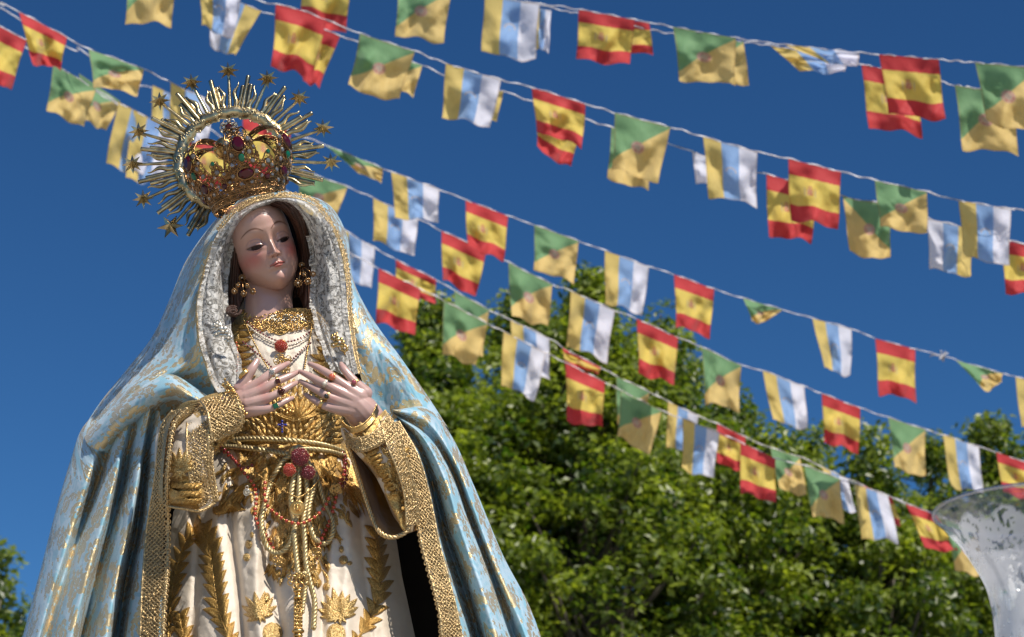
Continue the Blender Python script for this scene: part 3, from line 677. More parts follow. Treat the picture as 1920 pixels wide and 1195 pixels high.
def gw(px, py):
    """how far in front of the statue's plane the gown lies"""
    px = np.asarray(px, float); py = np.asarray(py, float)
    cx = 527 + (py - 700) * .012
    hw = np.interp(py, [570, 600, 700, 800, 835, 880, 960, 1080, 1280], [70, 105, 118, 122, 118, 150, 190, 215, 250])
    fr = np.interp(py, [570, 600, 660, 760, 832, 860, 960, 1100, 1280], [.035, .055, .085, .10, .085, .105, .125, .15, .19])
    q = np.clip(np.abs(px - cx) / hw, 0, 1.25)
    w_ = fr - .16 * (hw / 190) * q ** 2.6
    for pts, a, s_ in VALL: w_ = w_ - a * np.exp(-(seg_d(px, py, pts) / s_) ** 2)
    for pts, a, s_ in RIDG: w_ = w_ + a * np.exp(-(seg_d(px, py, pts) / s_) ** 2)
    return w_ + .005 * fbm(px / 26., py / 38., 5, 3) + .0016 * fbm(px / 9., py / 12., 6, 2)
def silk():
    n = N('cream_silk'); nz = n.noise(900, 2, .6); big = n.noise(14, 3); gm = n.attr('gm'); gn = n.noise(380, 3, .7)
    return n.fin(n.bsdf(Base__Color=n.mix(gm, n.mix(n.sst(big, .35, .65), (.58, .49, .38), (.66, .57, .46)), n.mix(n.sst(gn, .38, .62), (.30, .15, .03), (.74, .50, .17))), Metallic=n.M('MULTIPLY', gm, .55), Roughness=.42, Sheen__Weight=.2, Normal=n.bump(n.M('ADD', nz, n.M('MULTIPLY', n.noise(60, 4, .6), 2)), .45, .0018)))
MT['silk'] = silk()
def embro():
    n = N('gold_thread_embroidery'); uv = n.uv(); sep = n.n('SeparateXYZ', i0=uv)
    st = n.M('SINE', n.M('ADD', n.M('MULTIPLY', sep.outputs[0], 60), n.M('MULTIPLY', n.M('ABSOLUTE', n.M('SUBTRACT', sep.outputs[1], .5)), 40)))
    nz = n.noise(420, 3, .65)
    c = n.mix(n.sst(nz, .35, .65), (.32, .16, .035), (.68, .43, .13))
    return n.fin(n.bsdf(Base__Color=c, Metallic=.55, Roughness=.34, Normal=n.bump(n.M('ADD', n.M('MULTIPLY', st, .35), n.M('MULTIPLY', nz, 2.0)), .8, .0009)))
MT['emb'] = embro()
def embro2():
    n = N('gold_spangle_embroidery'); nz = n.noise(600, 3, .7)
    v = n.n('TexVoronoi', Scale=420.0); n.set(v.inputs[0], n.obj())
    c = n.mix(n.sst(v.outputs[0], .1, .7), (.82, .62, .28), (.36, .21, .06))
    return n.fin(n.bsdf(Base__Color=c, Metallic=.6, Roughness=.3, Normal=n.bump(n.M('ADD', v.outputs[0], nz), .9, .0012)))
MT['spangle'] = embro2()
pyg = np.r_[np.linspace(578, 1275, 320)][:, None]; sg = np.linspace(-1, 1, 220)[None]
hwg = np.interp(pyg, [578, 600, 640, 700, 760, 820, 860, 960, 1080, 1275], [72, 100, 120, 130, 130, 128, 150, 205, 222, 262])
cxg = 527 + (pyg - 700) * .012
hwg = np.where(pyg < 596, 58 + (pyg - 578) * 1.9, hwg); pxg = cxg + sg * hwg
def goldmask(px, py):
    rag = 9 * fbm(px / 9., py / 9., 21, 3) + 5 * np.sin(py / 4.5)
    xl = 450 + rag * 1.4; xr = 600 - rag * 1.4
    bod = (py > 585) * (py < 838) * ((px < xl) | (px > xr) | (py > 742 + 1.2 * rag + .002 * (px - 530) ** 2)) * (px > 405) * (px < 655)
    skl = (py >= 836) * (py < 950 + rag - .0016 * (px - 556) ** 2 * 0 + 34 * np.cos((px - 556) / 24.)) * (np.abs(px - 556) < 118)
    pan = (py >= 836) * (py < 1075 + rag * 2) * (np.abs(px - 556) < 46 + rag - .12 * (py - 950))
    cream = np.zeros_like(px)
    for (cx_, cy_), a_, b_ in patches0: cream = np.maximum(cream, ((px - cx_) / a_) ** 2 + ((py - cy_) / b_) ** 2 + .25 * rag / 9 < 1)
    return np.clip((py < 602) * 1.0 + bod + skl * (1 - cream) + pan * (1 - .6 * cream), 0, 1)
patches0 = [((432,868),17,22),((500,850),13,12),((455,912),9,22),((644,866),14,12),((602,852),8,8),((474,990),11,34),((634,985),12,30),((418,930),22,14),((672,935),16,18)]
gm_ = goldmask(pxg + 0 * sg, pyg + 0 * sg)
gown = surf('gown', S(pxg, pyg + 0 * sg, gw(pxg, pyg + 0 * sg)), MT['silk'], ST, attrs={'gm': gm_.astype(float)})
# --- raised gold embroidery lying on the gown
def leaf(mb, x0, y0, x1, y1, wd, bend=0.0, hgt=.006, wf=gw, n=9, m=7, serr=0.0, tipw=0.0):
    t = np.linspace(0, 1, n)[:, None]; s_ = np.linspace(-1, 1, m)[None]
    dx, dy = x1 - x0, y1 - y0; L = math.hypot(dx, dy); nx, ny = -dy / L, dx / L
    wid = wd * (np.sin(np.pi * np.clip(t * .96 + .04, 0, 1) ** .8) ** .8 * (1 - tipw) + tipw * (1 - t)) * (1 + serr * np.sin(t * 30))
    off = bend * L * np.sin(np.pi * t * .9) * 1.0
    x = x0 + dx * t + nx * (off + wid * s_); y = y0 + dy * t + ny * (off + wid * s_)
    h = hgt * ((1 - s_ ** 2) ** .6) * (.35 + .65 * np.sin(np.pi * np.clip(t, .06, .94))) - hgt * .45 * np.exp(-(s_ / .16) ** 2) * (1 - t)
    w_ = wf(x, y) + .0012 + h; w_[:, 0] -= .003; w_[:, -1] -= .003
    mb.add(S(x, y, w_).reshape(-1, 3), gridF(n, m), None, np.stack(np.broadcast_arrays(t + 0 * s_, (s_ + 1) / 2 + 0 * t), -1))
def stemtube(mb, pts, r, wf=gw, n=40, k=6, lift=.002):
    P = resample(pts, n); mb.tube(S(P[:, 0], P[:, 1], wf(P[:, 0], P[:, 1]) + lift), r, k); return P
def frond(name, pts, n, ln, wd, parent=gown, wf=gw, ang=38, seed=0, mat='emb', taper=.35):
    mb = MB(); P = stemtube(mb, pts, .0022, wf, 60); r = np.random.default_rng(seed)
    stemtube(mb, [(p[0] + 3, p[1]) for p in pts], .0012, wf, 60); 
    for i in range(n):
        f = (i + .6) / n; j = int(f * 59); a = P[j]; b = P[min(59, j + 2)] - P[max(0, j - 2)]; th = math.atan2(b[1], b[0])
        k = ln * (taper + (1 - taper) * math.sin(math.pi * min(1, .25 + f * .75)) ** .7) * r.uniform(.9, 1.1)
        for sd in (-1, 1):
            an = th + math.pi + sd * math.radians(ang + r.uniform(-5, 5))
            lf = MB(); leaf(lf, a[0], a[1], a[0] + k * math.cos(an), a[1] + k * math.sin(an), wd * k / ln, bend=-sd * .14, wf=wf); lf.build('embroidered_leaf', MT[mat], parent)
    return mb.build('embroidered_stem', MT[mat], parent)
frond('embroidered_frond', [(384,1000),(396,1040),(403,1095),(412,1150),(432,1200),(455,1260)], 14, 42, 10.5, seed=1, ang=42)
frond('embroidered_frond', [(704,1000),(708,1050),(711,1110),(697,1155),(672,1195),(640,1250)], 13, 38, 9.5, seed=2, ang=42)
frond('embroidered_frond', [(372,985),(350,1012),(336,1050),(325,1100),(318,1160),(314,1250)], 12, 34, 8.5, seed=3)
frond('embroidered_frond', [(338,1160),(345,1200),(352,1260)], 6, 34, 8, seed=4)
def palmette(mb, cx, cy, R, n=9, a0=-200, a1=20, wd=.2, wf=gw, seed=0, h=.006):
    r = np.random.default_rng(seed)
    for i in range(n):
        a = math.radians(a0 + (a1 - a0) * i / (n - 1)); k = R * (.72 + .28 * math.sin(math.pi * i / (n - 1))) * r.uniform(.9, 1.08)
        leaf(mb, cx, cy, cx + k * math.cos(a), cy + k * math.sin(a), R * wd, bend=.1 * math.cos(a), wf=wf, hgt=h)
for x_, R_1, n1 in ((487, 40, 9), (636, 46, 11)):
    mb = MB(); palmette(mb, x_, 1148, R_1, n1, -213, 5, .18, seed=n1); palmette(mb, x_, 1148, R_1 * .55, 5, 25, 145, .2, seed=5); mb.build('embroidered_vine_leaf', MT['spangle'], gown)
def blob(mb, cx, cy, rx, ry, h=.008, wf=gw, k=16, m=6):
    q = np.linspace(0, 1, m)[:, None]; a = np.linspace(0, 2 * np.pi, k, endpoint=False)[None]
    x = cx + rx * q * np.cos(a); y = cy + ry * q * np.sin(a); w_ = wf(x, y) + .001 + h * np.sqrt(np.clip(1 - q ** 2, 0, 1)) - .002 * (q > .99)
    mb.add(S(x, y, w_).reshape(-1, 3), gridF(m, k, True), None, np.stack(np.broadcast_arrays(x / 40, y / 40), -1))
for x, y, rx, ry in [(466,1021,6.5,9),(462,1045,7,8),(472,1003,4,6),(644,1050,9,9),(640,1030,5,7),(656,1056,5,4),(511,1188,20,22),(630,1190,19,22),(500,1120,7,9),(612,1100,7,8)]: mb = MB(); blob(mb, x, y, rx, ry); mb.build('embroidered_fruit', MT['spangle'], gown)
# gold body of the skirt: feathers between the belt and the lap, and the central panel
r = np.random.default_rng(12)
mb = MB(); mc = MB()
def inpoly(x, y, P):
    c = False; j = len(P) - 1
    for i in range(len(P)):
        if (P[i][1] > y) != (P[j][1] > y) and x < (P[j][0] - P[i][0]) * (y - P[i][1]) / (P[j][1] - P[i][1]) + P[i][0]: c = not c
        j = i
    return c
gz = [(418,848),(640,848),(668,900),(690,948),(655,955),(640,985),(620,1000),(612,1055),(600,1100),(515,1100),(503,1050),(488,1000),(470,965),(450,940),(395,950),(420,900)]
patches = [((432,868),15,24),((500,852),17,14),((455,905),10,22),((640,868),12,14),((600,852),8,8),((470,985),9,30),((636,975),8,22)]
k = 0
while k < 330:
    x, y = r.uniform(395, 695), r.uniform(845, 1110)
    if not inpoly(x, y, gz): continue
    if any(((x - c[0]) / a) ** 2 + ((y - c[1]) / b) ** 2 < 1 for c, a, b in patches) and r.random() < .85: continue
    k += 1
    fl = (x - 558) / 140; an = math.radians(90 + 38 * (-fl) + r.uniform(-22, 22)) + (math.pi if r.random() < .4 else 0)
    L = r.uniform(15, 32)
    leaf(mb if k % 2 else mc, x, y, x + L * math.cos(an), y + L * math.sin(an), r.uniform(3.2, 6.2), bend=r.uniform(-.2, .2), hgt=r.uniform(.004, .009), n=7, m=5)
mb.build('embroidered_feathers', MT['emb'], gown); mc.build('embroidered_feathers', MT['spangle'], gown)
# sweeping feathers either side of the knot
for sd in (-1, 1):
    mb = MB()
    for i in range(12):
        x0 = 556 + sd * (6 + i * 2.2); y0 = 858 + i * 3
        x1 = 556 + sd * (40 + i * 9.5); y1 = 868 + i * 9 + 10 * math.sin(i)
        leaf(mb, x0 + sd * 22, y0, x1, y1 + 22, 5.2, bend=-sd * .16, hgt=.008)
    mb.build('embroidered_scroll', MT['emb'], gown); mb = MB()
    for i in range(9):
        if sd < 0: leaf(mb, 440 - i * 5, 935 + 2 * i, 462 - i * 6, 955 + 1.2 * i, 6, bend=.2, hgt=.008)
        else: leaf(mb, 655 + 5 * i, 905 + 5 * i, 668 + 5 * i, 935 + 5 * i, 6, bend=-.2, hgt=.008)
    mb.build('embroidered_scroll', MT['emb'], gown)
# bodice: jagged gold borders, lower bodice all gold
mb = MB(); mc = MB(); md = MB(); me_ = MB()
for i in range(13):
    y = 606 + i * 14
    xl = 452 + (3 if i % 2 else 0); leaf(mb, xl - 20, y + 5, xl + 22 + 3 * math.sin(i * 2.1), y - 1, 7.4, bend=.10, hgt=.007)
    xr = 605; leaf(mb, xr + 20, y + 8, xr - 13 - 8 * (i > 3) * 1 - 3 * math.sin(i * 1.9), y + 1, 7.2, bend=-.10, hgt=.007)
for i in range(10):
    leaf(mc, 440, 604 + i * 17, 446, 624 + i * 17, 8, hgt=.006); leaf(md, 612, 604 + i * 17, 616, 626 + i * 17, 9, hgt=.006)
for yy in range(730, 832, 11):
    for xx in range(440, 640, 10):
        an = math.radians(-90 + (xx - 540) * .75 + r.uniform(-14, 14)); L = r.uniform(16, 24)
        leaf(mb if (xx // 11 + yy) % 2 else mc, xx, yy, xx + L * math.cos(an), yy + L * math.sin(an), r.uniform(4.5, 6.5), bend=r.uniform(-.1, .1), hgt=r.uniform(.005, .009), n=7, m=5)
for i in range(9):
    a = math.radians(-160 + i * 17.5); leaf(mb, 556 + 0, 790, 556 + 52 * math.cos(a), 790 + 52 * math.sin(a), 6, hgt=.010)
for i in range(6): a = math.radians(-150 + 24 * i); leaf(me_, 525, 628, 525 + 26 * math.cos(a), 628 + 24 * math.sin(a), 3, hgt=.003)
mb.build('embroidered_border', MT['emb'], gown); mc.build('embroidered_border', MT['spangle'], gown); md.build('embroidered_border', MT['spangle'], gown); me_.build('embroidered_fan', MT['spangle'], gown)
# collar: gold lace and spangles round the neck
mb = MB()
for rr in range(7):
    for i in range(34):
        f = i / 33; x = 457 + 131 * f; dip = math.sin(math.pi * f); y = 584 + rr * 4.6 + 7 * dip * (.3 + rr * .16)
        x += r.normal() * 1.5; y += r.normal() * 1.4; mb.ring(S(x, y, gw(x, y) + .004 + .004 * r.random()), r.uniform(.0020, .0048), r.uniform(.0007, .0013), VR @ rotx(r.normal() * .5), 9, 5); mb.ball(S(x + r.normal() * 3, y + r.normal() * 2, gw(x, y) + .006), r.uniform(.0008, .0018), k=5, m=4)
mb.build('collar_lace', MT['gold'], gown)
mb = MB()
for i in range(70): x = r.uniform(500, 575); y = r.uniform(590, 602); mb.ball(S(x, y, gw(x, y) + .008), .0022, k=6, m=4)
mb.build('collar_spangle', MT['silver'], gown)
# ------------------------------------------------------------------ sleeves
def ripl(a, fu, fv, sd): return lambda U, V: a * fbm(U * fu, V * fv, sd, 3)
slL = [
 [(296,792,.06),(318,778,.10),(350,762,.16),(382,744,.19),(410,736,.205),(436,735,.21)],
 [(292,820,.10),(318,806,.17),(350,790,.215),(384,778,.235),(414,772,.24),(446,765,.235)],
 [(290,860,.12),(316,850,.19),(348,838,.23),(380,824,.24),(410,806,.235),(456,796,.22)],
 [(292,905,.12),(316,900,.185),(348,896,.225),(376,884,.225),(392,868,.20),(402,850,.18)],
 [(298,938,.11),(318,944,.165),(345,950,.20),(372,948,.20),(390,936,.18),(396,900,.15)],
 [(306,942,.03),(322,948,.06),(348,954,.08),(370,952,.08),(385,940,.07),(390,905,.06)]]
SL = loft(slL, 110, 110); SLs = SL.copy()
slv = cloth('sleeve', SL, MT['silk'], ST, seed=31, wr=.003, attrs=False, wfun=ripl(.016, 14, 10, 3), gmf=lambda x, y: (y > 893 + 6 * fbm(x / 8, y / 8, 3)) | ((x > 396) & (fbm(x / 16, y / 16, 5) > -.2)) | (y < 778 + 8 * fbm(x / 9, y / 9, 8)))
def grid_wf(G3):
    X = G3[..., 0].ravel(); Y = G3[..., 1].ravel(); W = G3[..., 2].ravel()
    def f(px, py):
        px = np.asarray(px, float); sh = px.shape; a = px.ravel(); b = np.broadcast_to(py, sh).ravel()
        d = (a[:, None] - X[None, ::3]) ** 2 + (b[:, None] - Y[None, ::3]) ** 2
        i = np.argpartition(d, 3, axis=1)[:, :4]; w_ = 1 / (np.take_along_axis(d, i, 1) + 2)
        return ((W[::3][i] * w_).sum(1) / w_.sum(1)).reshape(sh)
    return f
wl = grid_wf(SL); wl2 = lambda x, y: wl(x, y) + .009
r = np.random.default_rng(5)
mb = MB()
for i in range(7): leaf(mb, 322, 812 - i * 5, 362 + i * 3, 778 - i * 4, 5, bend=-.15, wf=wl2)
mb.build('sleeve_embroidery', MT['spangle'], slv); mb = MB()
palmette(mb, 336, 880, 40, 9, -170, -10, .16, wf=wl2, h=.009); palmette(mb, 336, 878, 26, 6, 20, 160, .2, wf=wl2, h=.008)
mb.build('sleeve_embroidery', MT['spangle'], slv); mb = MB()
for i in range(9): leaf(mb, 400 + 5 * i, 822 - i * 2, 412 + 5 * i, 792, 4.2, wf=wl2, bend=.15)
mb.build('sleeve_embroidery', MT['spangle'], slv)
mb = MB()
for yy in (915, 930, 944):
    for xx in range(302, 372, 9): leaf(mb, xx, yy, xx + 15, yy - 9, 5, wf=wl2, hgt=.003)
mb.build('sleeve_embroidery', MT['emb'], slv)
# right sleeve: cuff part, dark satin inside, bell opening
cuffR = [
 [(640,795,.20),(660,806,.215),(688,800,.22),(708,782,.215),(722,768,.19)],
 [(640,812,.19),(664,828,.215),(694,822,.225),(722,806,.22),(738,790,.19)],
 [(650,832,.18),(680,860,.21),(708,862,.22),(734,850,.215),(756,836,.18)],
 [(672,848,.165),(705,892,.18),(726,912,.19),(748,905,.19),(772,890,.15)],
 [(700,880,.14),(722,930,.16),(740,965,.17),(756,985,.17),(782,965,.13)],
 [(722,930,.12),(736,965,.13),(750,985,.145),(762,1000,.15),(786,990,.10)]]
CU = loft(cuffR, 90, 90); slr = cloth('sleeve', CU, MT['silk'], ST, seed=33, wr=.003, attrs=False, wfun=ripl(.012, 16, 12, 4), gmf=lambda x, y: (fbm(x / 17, y / 17, 9) > -.16) | (y > 925))
def satin():
    n = N('brown_gold_satin'); return n.fin(n.bsdf(Base__Color=n.mix(n.sst(n.noise(12, 3), .4, .6), (.26, .115, .012), (.42, .21, .035)), Roughness=.38, Sheen__Weight=.3, Normal=n.bump(n.noise(14, 3, .5), .5, .012)))
MT['satin'] = satin()
inR = [
 [(646,828,.17),(660,860,.15),(676,905,.14),(690,950,.14),(705,985,.15),(722,1006,.15)],
 [(652,830,.12),(678,865,.06),(700,910,.04),(712,950,.05),(725,985,.09),(735,1006,.13)],
 [(662,838,.11),(694,880,.04),(722,915,.02),(735,950,.02),(742,980,.06),(750,1006,.12)],
 [(672,848,.14),(708,892,.10),(732,925,.06),(750,950,.05),(762,975,.07),(768,1000,.12)],
 [(680,850,.165),(716,895,.17),(745,925,.16),(766,950,.14),(785,975,.12),(790,992,.12)]]
cloth('sleeve_lining', loft(inR, 80, 70), MT['satin'], slr, seed=36, wr=.003, attrs=False, wfun=ripl(.02, 12, 9, 8))
wr_ = grid_wf(CU); wr2 = lambda x, y: wr_(x, y) + .008
mb = MB()
for i in range(12): leaf(mb, 676 + 5 * i, 838 + 8 * i, 702 + 4.2 * i, 822 + 9 * i, 5.5, wf=wr2, bend=.1)
mb.build('sleeve_embroidery', MT['emb'], slr); mb = MB()
for i in range(9): leaf(mb, 752, 850 + i * 13, 770, 840 + i * 14, 6, wf=wr2)
mb.build('sleeve_embroidery', MT['emb'], slr)
mb = MB()
for i in range(46):
    x = r.uniform(668, 775); y = 800 + (x - 660) * 1.05 + r.uniform(-24, 30)
    leaf(mb, x, y, x + r.uniform(6, 18), y + r.uniform(8, 22), r.uniform(3, 5), wf=wr2, hgt=.004, n=6, m=5)
mb.build('sleeve_embroidery', MT['spangle'], slr); mb = MB()
for i in range(34):
    x = r.uniform(400, 445); y = r.uniform(765, 835)
    leaf(mb, x, y, x + r.uniform(-14, 14), y + r.uniform(8, 18), r.uniform(3, 5), wf=wl2, hgt=.004, n=6, m=5)
mb.build('sleeve_embroidery', MT['spangle'], slv)
# lower gold edge of the left sleeve (satin facing)
faceL = [[(298,905,.135),(318,915,.20),(340,925,.225),(362,940,.22)], [(300,925,.13),(320,935,.195),(345,942,.215),(372,950,.205)], [(305,944,.11),(325,949,.16),(348,953,.19),(376,957,.18)]]
cloth('sleeve_facing', loft(faceL, 40, 24), MT['emb'], slv, seed=38, wr=.001, attrs=False)
# ------------------------------------------------------------------ gold bobbin lace: real netting laid along a strip
def lace(name, rails, parent, nv, nu, mat='gold', r=.0010, scallop=3.0, lift=.004, solid=False, seed=0, dense=1.0):
    G = loft(rails, nv * 4 + 1, nu * 4 + 1); rg = np.random.default_rng(seed)
    n, m = G.shape[:2]
    t = np.linspace(0, 1, n)[:, None]; G = G.copy()
    G[..., 2] += lift + .0025 * fbm(np.linspace(0, nv * .9, n)[:, None] + 0 * G[..., 0], np.linspace(0, nu * .9, m)[None] + 0 * G[..., 0], seed, 2)
    mb = MB()
    def P(a, b):
        a = np.clip(a, 0, n - 1.001); b = np.clip(b, 0, m - 1.001); i = a.astype(int); j = b.astype(int); f = (a - i)[:, None]; g = (b - j)[:, None]
        q = (G[i, j] * (1 - f) + G[i + 1, j] * f) * (1 - g) + (G[i, j + 1] * (1 - f) + G[i + 1, j + 1] * f) * g
        return S(q[:, 0], q[:, 1], q[:, 2])
    # two families of diagonals
    k = 4
    for fam in (-1, 1):
        for o in np.arange(-nu, nv + nu, 1 / dense):
            ss = np.arange(0, nu + .01, .25); a = (o + fam * ss + (0 if fam > 0 else nu)) * 4 if fam > 0 else (o + nu - ss) * 4
            b = ss * 4; ok = (a >= 0) & (a <= n - 1)
            if ok.sum() < 3: continue
            pp = P(a[ok] + rg.normal(size=ok.sum()) * .25, b[ok] + rg.normal(size=ok.sum()) * .2); mb.tube(pp, r, 4, cap=False)
    a = np.linspace(0, n - 1, nv * 6)
    for e in (0.02, .12, m - 1.6, m - 1.02):
        b = np.full(len(a), float(e)) + (0.25 * np.sin(np.arange(len(a)) * 1.1) if e > 1 else 0); mb.tube(P(a, b), r * 1.7, 5)
    # spangled knots
    for _ in range(int(nv * nu * .9)):
        q = P(np.array([rg.uniform(0, n - 1)]), np.array([rg.uniform(0, m - 1)]))[0]; mb.ball(q - np.array([0, .001, 0]), r * rg.uniform(1.4, 2.2), k=5, m=4)
    # scalloped edge loops
    for i in range(int(nv / 1.3)):
        q = P(np.array([min(n - 2, (i + .5) * 1.3 * 4.)]), np.array([m - 1.02]))[0]; mb.ring(q, r * 3.4, r * 1.1, VR, 9, 4)
    return mb.build(name, MT[mat], parent)
MT['lacegold'] = simple('gold_bobbin_lace', (.54, .385, .19), .36, .75, 700, .7, .001, .3, 300)
edgeL_out = [(322,770,.20),(302,800,.165),(295,850,.17),(289,905,.15),(276,985,.115),(268,1075,.12),(264,1155,.125),(262,1275,.13)]
edgeL_in = [(352,765,.235),(328,795,.235),(318,850,.235),(314,915,.20),(316,985,.14),(314,1075,.15),(308,1155,.155),(305,1275,.16)]
lace('mantle_lace', [edgeL_out, edgeL_in], mantle, 62, 5, 'lacegold', .0013, seed=1)
surf('mantle_lace_band', S(*np.moveaxis(loft([[(x + 2, y, w - .003) for x, y, w in edgeL_out], [(x - 9, y, w - .006) for x, y, w in edgeL_in]], 120, 12), -1, 0)), simple('gold_galloon', (.40, .30, .15), .45, .6, 500, .9, .002, .4, 250), mantle)
edgeR_in = [(728,792,.135),(752,850,.135),(779,921,.13),(788,1010,.13),(822,1140,.14),(829,1200,.14),(845,1275,.14)]
edgeR_out = [(748,790,.12),(784,855,.13),(806,930,.125),(824,1020,.125),(852,1125,.13),(868,1200,.13),(882,1275,.13)]
lace('mantle_lace', [edgeR_out, edgeR_in], mantle, 60, 5, 'lacegold', .0013, seed=2)
surf('mantle_lace_band', S(*np.moveaxis(loft([[(x - 2, y, w - .004) for x, y, w in edgeR_out], [(x + 7, y, w - .006) for x, y, w in edgeR_in]], 120, 12), -1, 0)), simple('gold_galloon', (.40, .30, .15), .45, .6, 500, .9, .002, .4, 250), mantle)
lace('sleeve_lace', [[(352,772,.20),(350,820,.235),(352,870,.24),(360,915,.225),(374,950,.20)], [(392,756,.225),(392,820,.25),(392,870,.235),(396,905,.21),(404,940,.19)]], slv, 25, 5, 'lacegold', .0013, seed=3)
lace('sleeve_lace', [[(376,752,.215),(388,770,.245),(394,800,.25),(398,830,.24)], [(432,736,.225),(448,758,.245),(454,790,.235),(440,812,.22)]], slv, 12, 7, 'lacegold', .0014, seed=4, lift=.008)
lace('sleeve_lace', [[(712,786,.235),(724,830,.24),(744,880,.225),(758,930,.19),(762,985,.17)], [(738,792,.225),(752,835,.225),(768,885,.20),(780,935,.17),(782,985,.14)]], slr, 30, 4, 'lacegold', .0013, seed=5, lift=.006)
lace('sleeve_lace', [[(644,806,.205),(664,822,.235),(692,816,.245),(716,796,.235),(728,776,.21)], [(650,826,.20),(672,844,.23),(702,836,.24),(728,818,.232),(744,796,.20)]], slr, 26, 5, 'lacegold', .0013, seed=6, lift=.008)
def braid(name, pts, rad, parent, mat='lacegold', strands=3, turns=None, n=None, flat=1.0):
    P = np.asarray(pts, float); 
    d = np.linalg.norm(np.diff(S(*P.T), axis=0), axis=1).sum(); n = n or int(d / (rad * .55)) + 12; Q = resample(P, n); W = S(Q[:, 0], Q[:, 1], Q[:, 2])
    T = np.gradient(W, axis=0); T /= np.linalg.norm(T, axis=1, keepdims=True); A = np.cross(T, [0, -1, .3]); A /= np.linalg.norm(A, axis=1, keepdims=True) + 1e-9; B = np.cross(T, A)
    s_ = np.r_[0, np.cumsum(np.linalg.norm(np.diff(W, axis=0), axis=1))]; mb = MB()
    for k in range(strands):
        th = s_ / (rad * 4.6) * 2 * math.pi + k * 2 * math.pi / strands
        mb.tube(W + rad * .5 * (np.cos(th)[:, None] * A + np.sin(th)[:, None] * B * flat), rad * .58, 6)
    return mb.build(name, MT[mat], parent)
braid('sleeve_edging', [(652,836,.185),(668,880,.165),(684,930,.155),(700,975,.16),(714,1000,.165),(735,1008,.16),(758,1000,.16),(768,985,.16)], .005, slr)
braid('sleeve_edging', [(398,838,.235),(397,870,.225),(402,905,.205),(408,940,.19)], .004, slv)
braid('sleeve_edging', [(298,944,.125),(322,950,.18),(348,954,.205),(376,958,.20),(404,942,.19)], .0035, slv)
# ------------------------------------------------------------------ lace veil round the face
def veilmat():
    n = N('white_blonde_lace'); uv = n.uv()
    v1 = n.n('TexVoronoi', Scale=70.0, _feature='DISTANCE_TO_EDGE'); n.set(v1.inputs[0], n.M and n.scalev(uv, 1, 1))
    v2 = n.n('TexVoronoi', Scale=300.0, _feature='DISTANCE_TO_EDGE'); n.set(v2.inputs[0], uv)
    fl = n.sst(n.noise(55, 3, .6, vec=uv, dist=1.5), .44, .52)
    big = n.M('SUBTRACT', 1, n.sst(v1.outputs[0], .02, .09)); fine = n.M('SUBTRACT', 1, n.sst(v2.outputs[0], .06, .16))
    a = n.M('MAXIMUM', n.M('MAXIMUM', n.M('MULTIPLY', big, .85), n.M('MULTIPLY', fl, .85)), n.M('MULTIPLY', fine, .55)); a = n.M('MAXIMUM', a, .30)
    d = n.bsdf(Base__Color=n.mix(fl, (.56, .53, .48), (.78, .75, .70)), Roughness=.6, Normal=n.bump(n.M('ADD', fl, n.M('ADD', big, n.noise(120, 3, vec=uv))), .8, .0015))
    tl = n.n('BsdfTranslucent', Color=(.6, .58, .54)); m1 = n.n('MixShader', Fac=.3); n.t.links.new(d, m1.inputs[1]); n.t.links.new(tl.outputs[0], m1.inputs[2])
    tr = n.n('BsdfTransparent'); mx = n.n('MixShader', Fac=a); n.t.links.new(tr.outputs[0], mx.inputs[1]); n.t.links.new(m1.outputs[0], mx.inputs[2])
    return n.fin(mx.outputs[0])
MT['veil'] = veilmat()
veil = bpy.data.objects.new('lace_veil', None); C.objects.link(veil); veil.parent = ST
vL_out = [(520,368,.10),(478,378,.10),(444,398,.095),(412,436,.095),(392,480,.095),(378,530,.09),(370,580,.095),(373,630,.105),(386,680,.12),(402,722,.13),(420,742,.13)]
vL_mid = [(522,372,.115),(482,386,.115),(450,408,.11),(425,445,.11),(410,485,.115),(402,535,.115),(402,585,.12),(408,635,.125),(420,680,.14),(428,712,.145),(436,738,.14)]
vL_in = [(524,378,.085),(486,392,.08),(458,412,.07),(436,448,.06),(426,490,.05),(422,540,.05),(424,590,.07),(433,640,.095),(446,675,.11),(448,705,.125),(444,728,.13)]
vR_out = [(515,368,.10),(556,370,.10),(592,388,.095),(622,428,.09),(640,475,.09),(648,525,.09),(651,575,.09),(656,620,.10),(664,665,.115),(672,700,.12)]
vR_mid = [(513,372,.115),(552,378,.115),(580,398,.115),(604,435,.11),(614,480,.11),(620,530,.11),(624,580,.115),(630,625,.125),(642,670,.135),(652,705,.135)]
vR_in = [(511,378,.085),(545,386,.08),(566,406,.07),(580,440,.06),(586,485,.05),(588,530,.05),(588,575,.06),(598,620,.09),(612,660,.115),(626,695,.12)]
vrip = lambda sd: (lambda U, V: .0028 * np.sin(U * 190 + V * 26 + 6 * fbm(U * 12, V * 9, sd)) + .009 * fbm(U * 12 + 2, V * 12, sd, 2) + .0035 * fbm(U * 60, V * 40, sd + 2, 3))
vL_out, vL_mid, vL_in, vR_out, vR_mid, vR_in = [UP(q) for q in (vL_out, vL_mid, vL_in, vR_out, vR_mid, vR_in)]
cloth('veil_frill', loft([vL_out, vL_mid, vL_in], 330, 72), MT['veil'], veil, seed=41, wr=.001, attrs=False, wfun=vrip(2))
cloth('veil_frill', loft([vR_out, vR_mid, vR_in], 320, 72), MT['veil'], veil, seed=43, wr=.001, attrs=False, wfun=vrip(5))
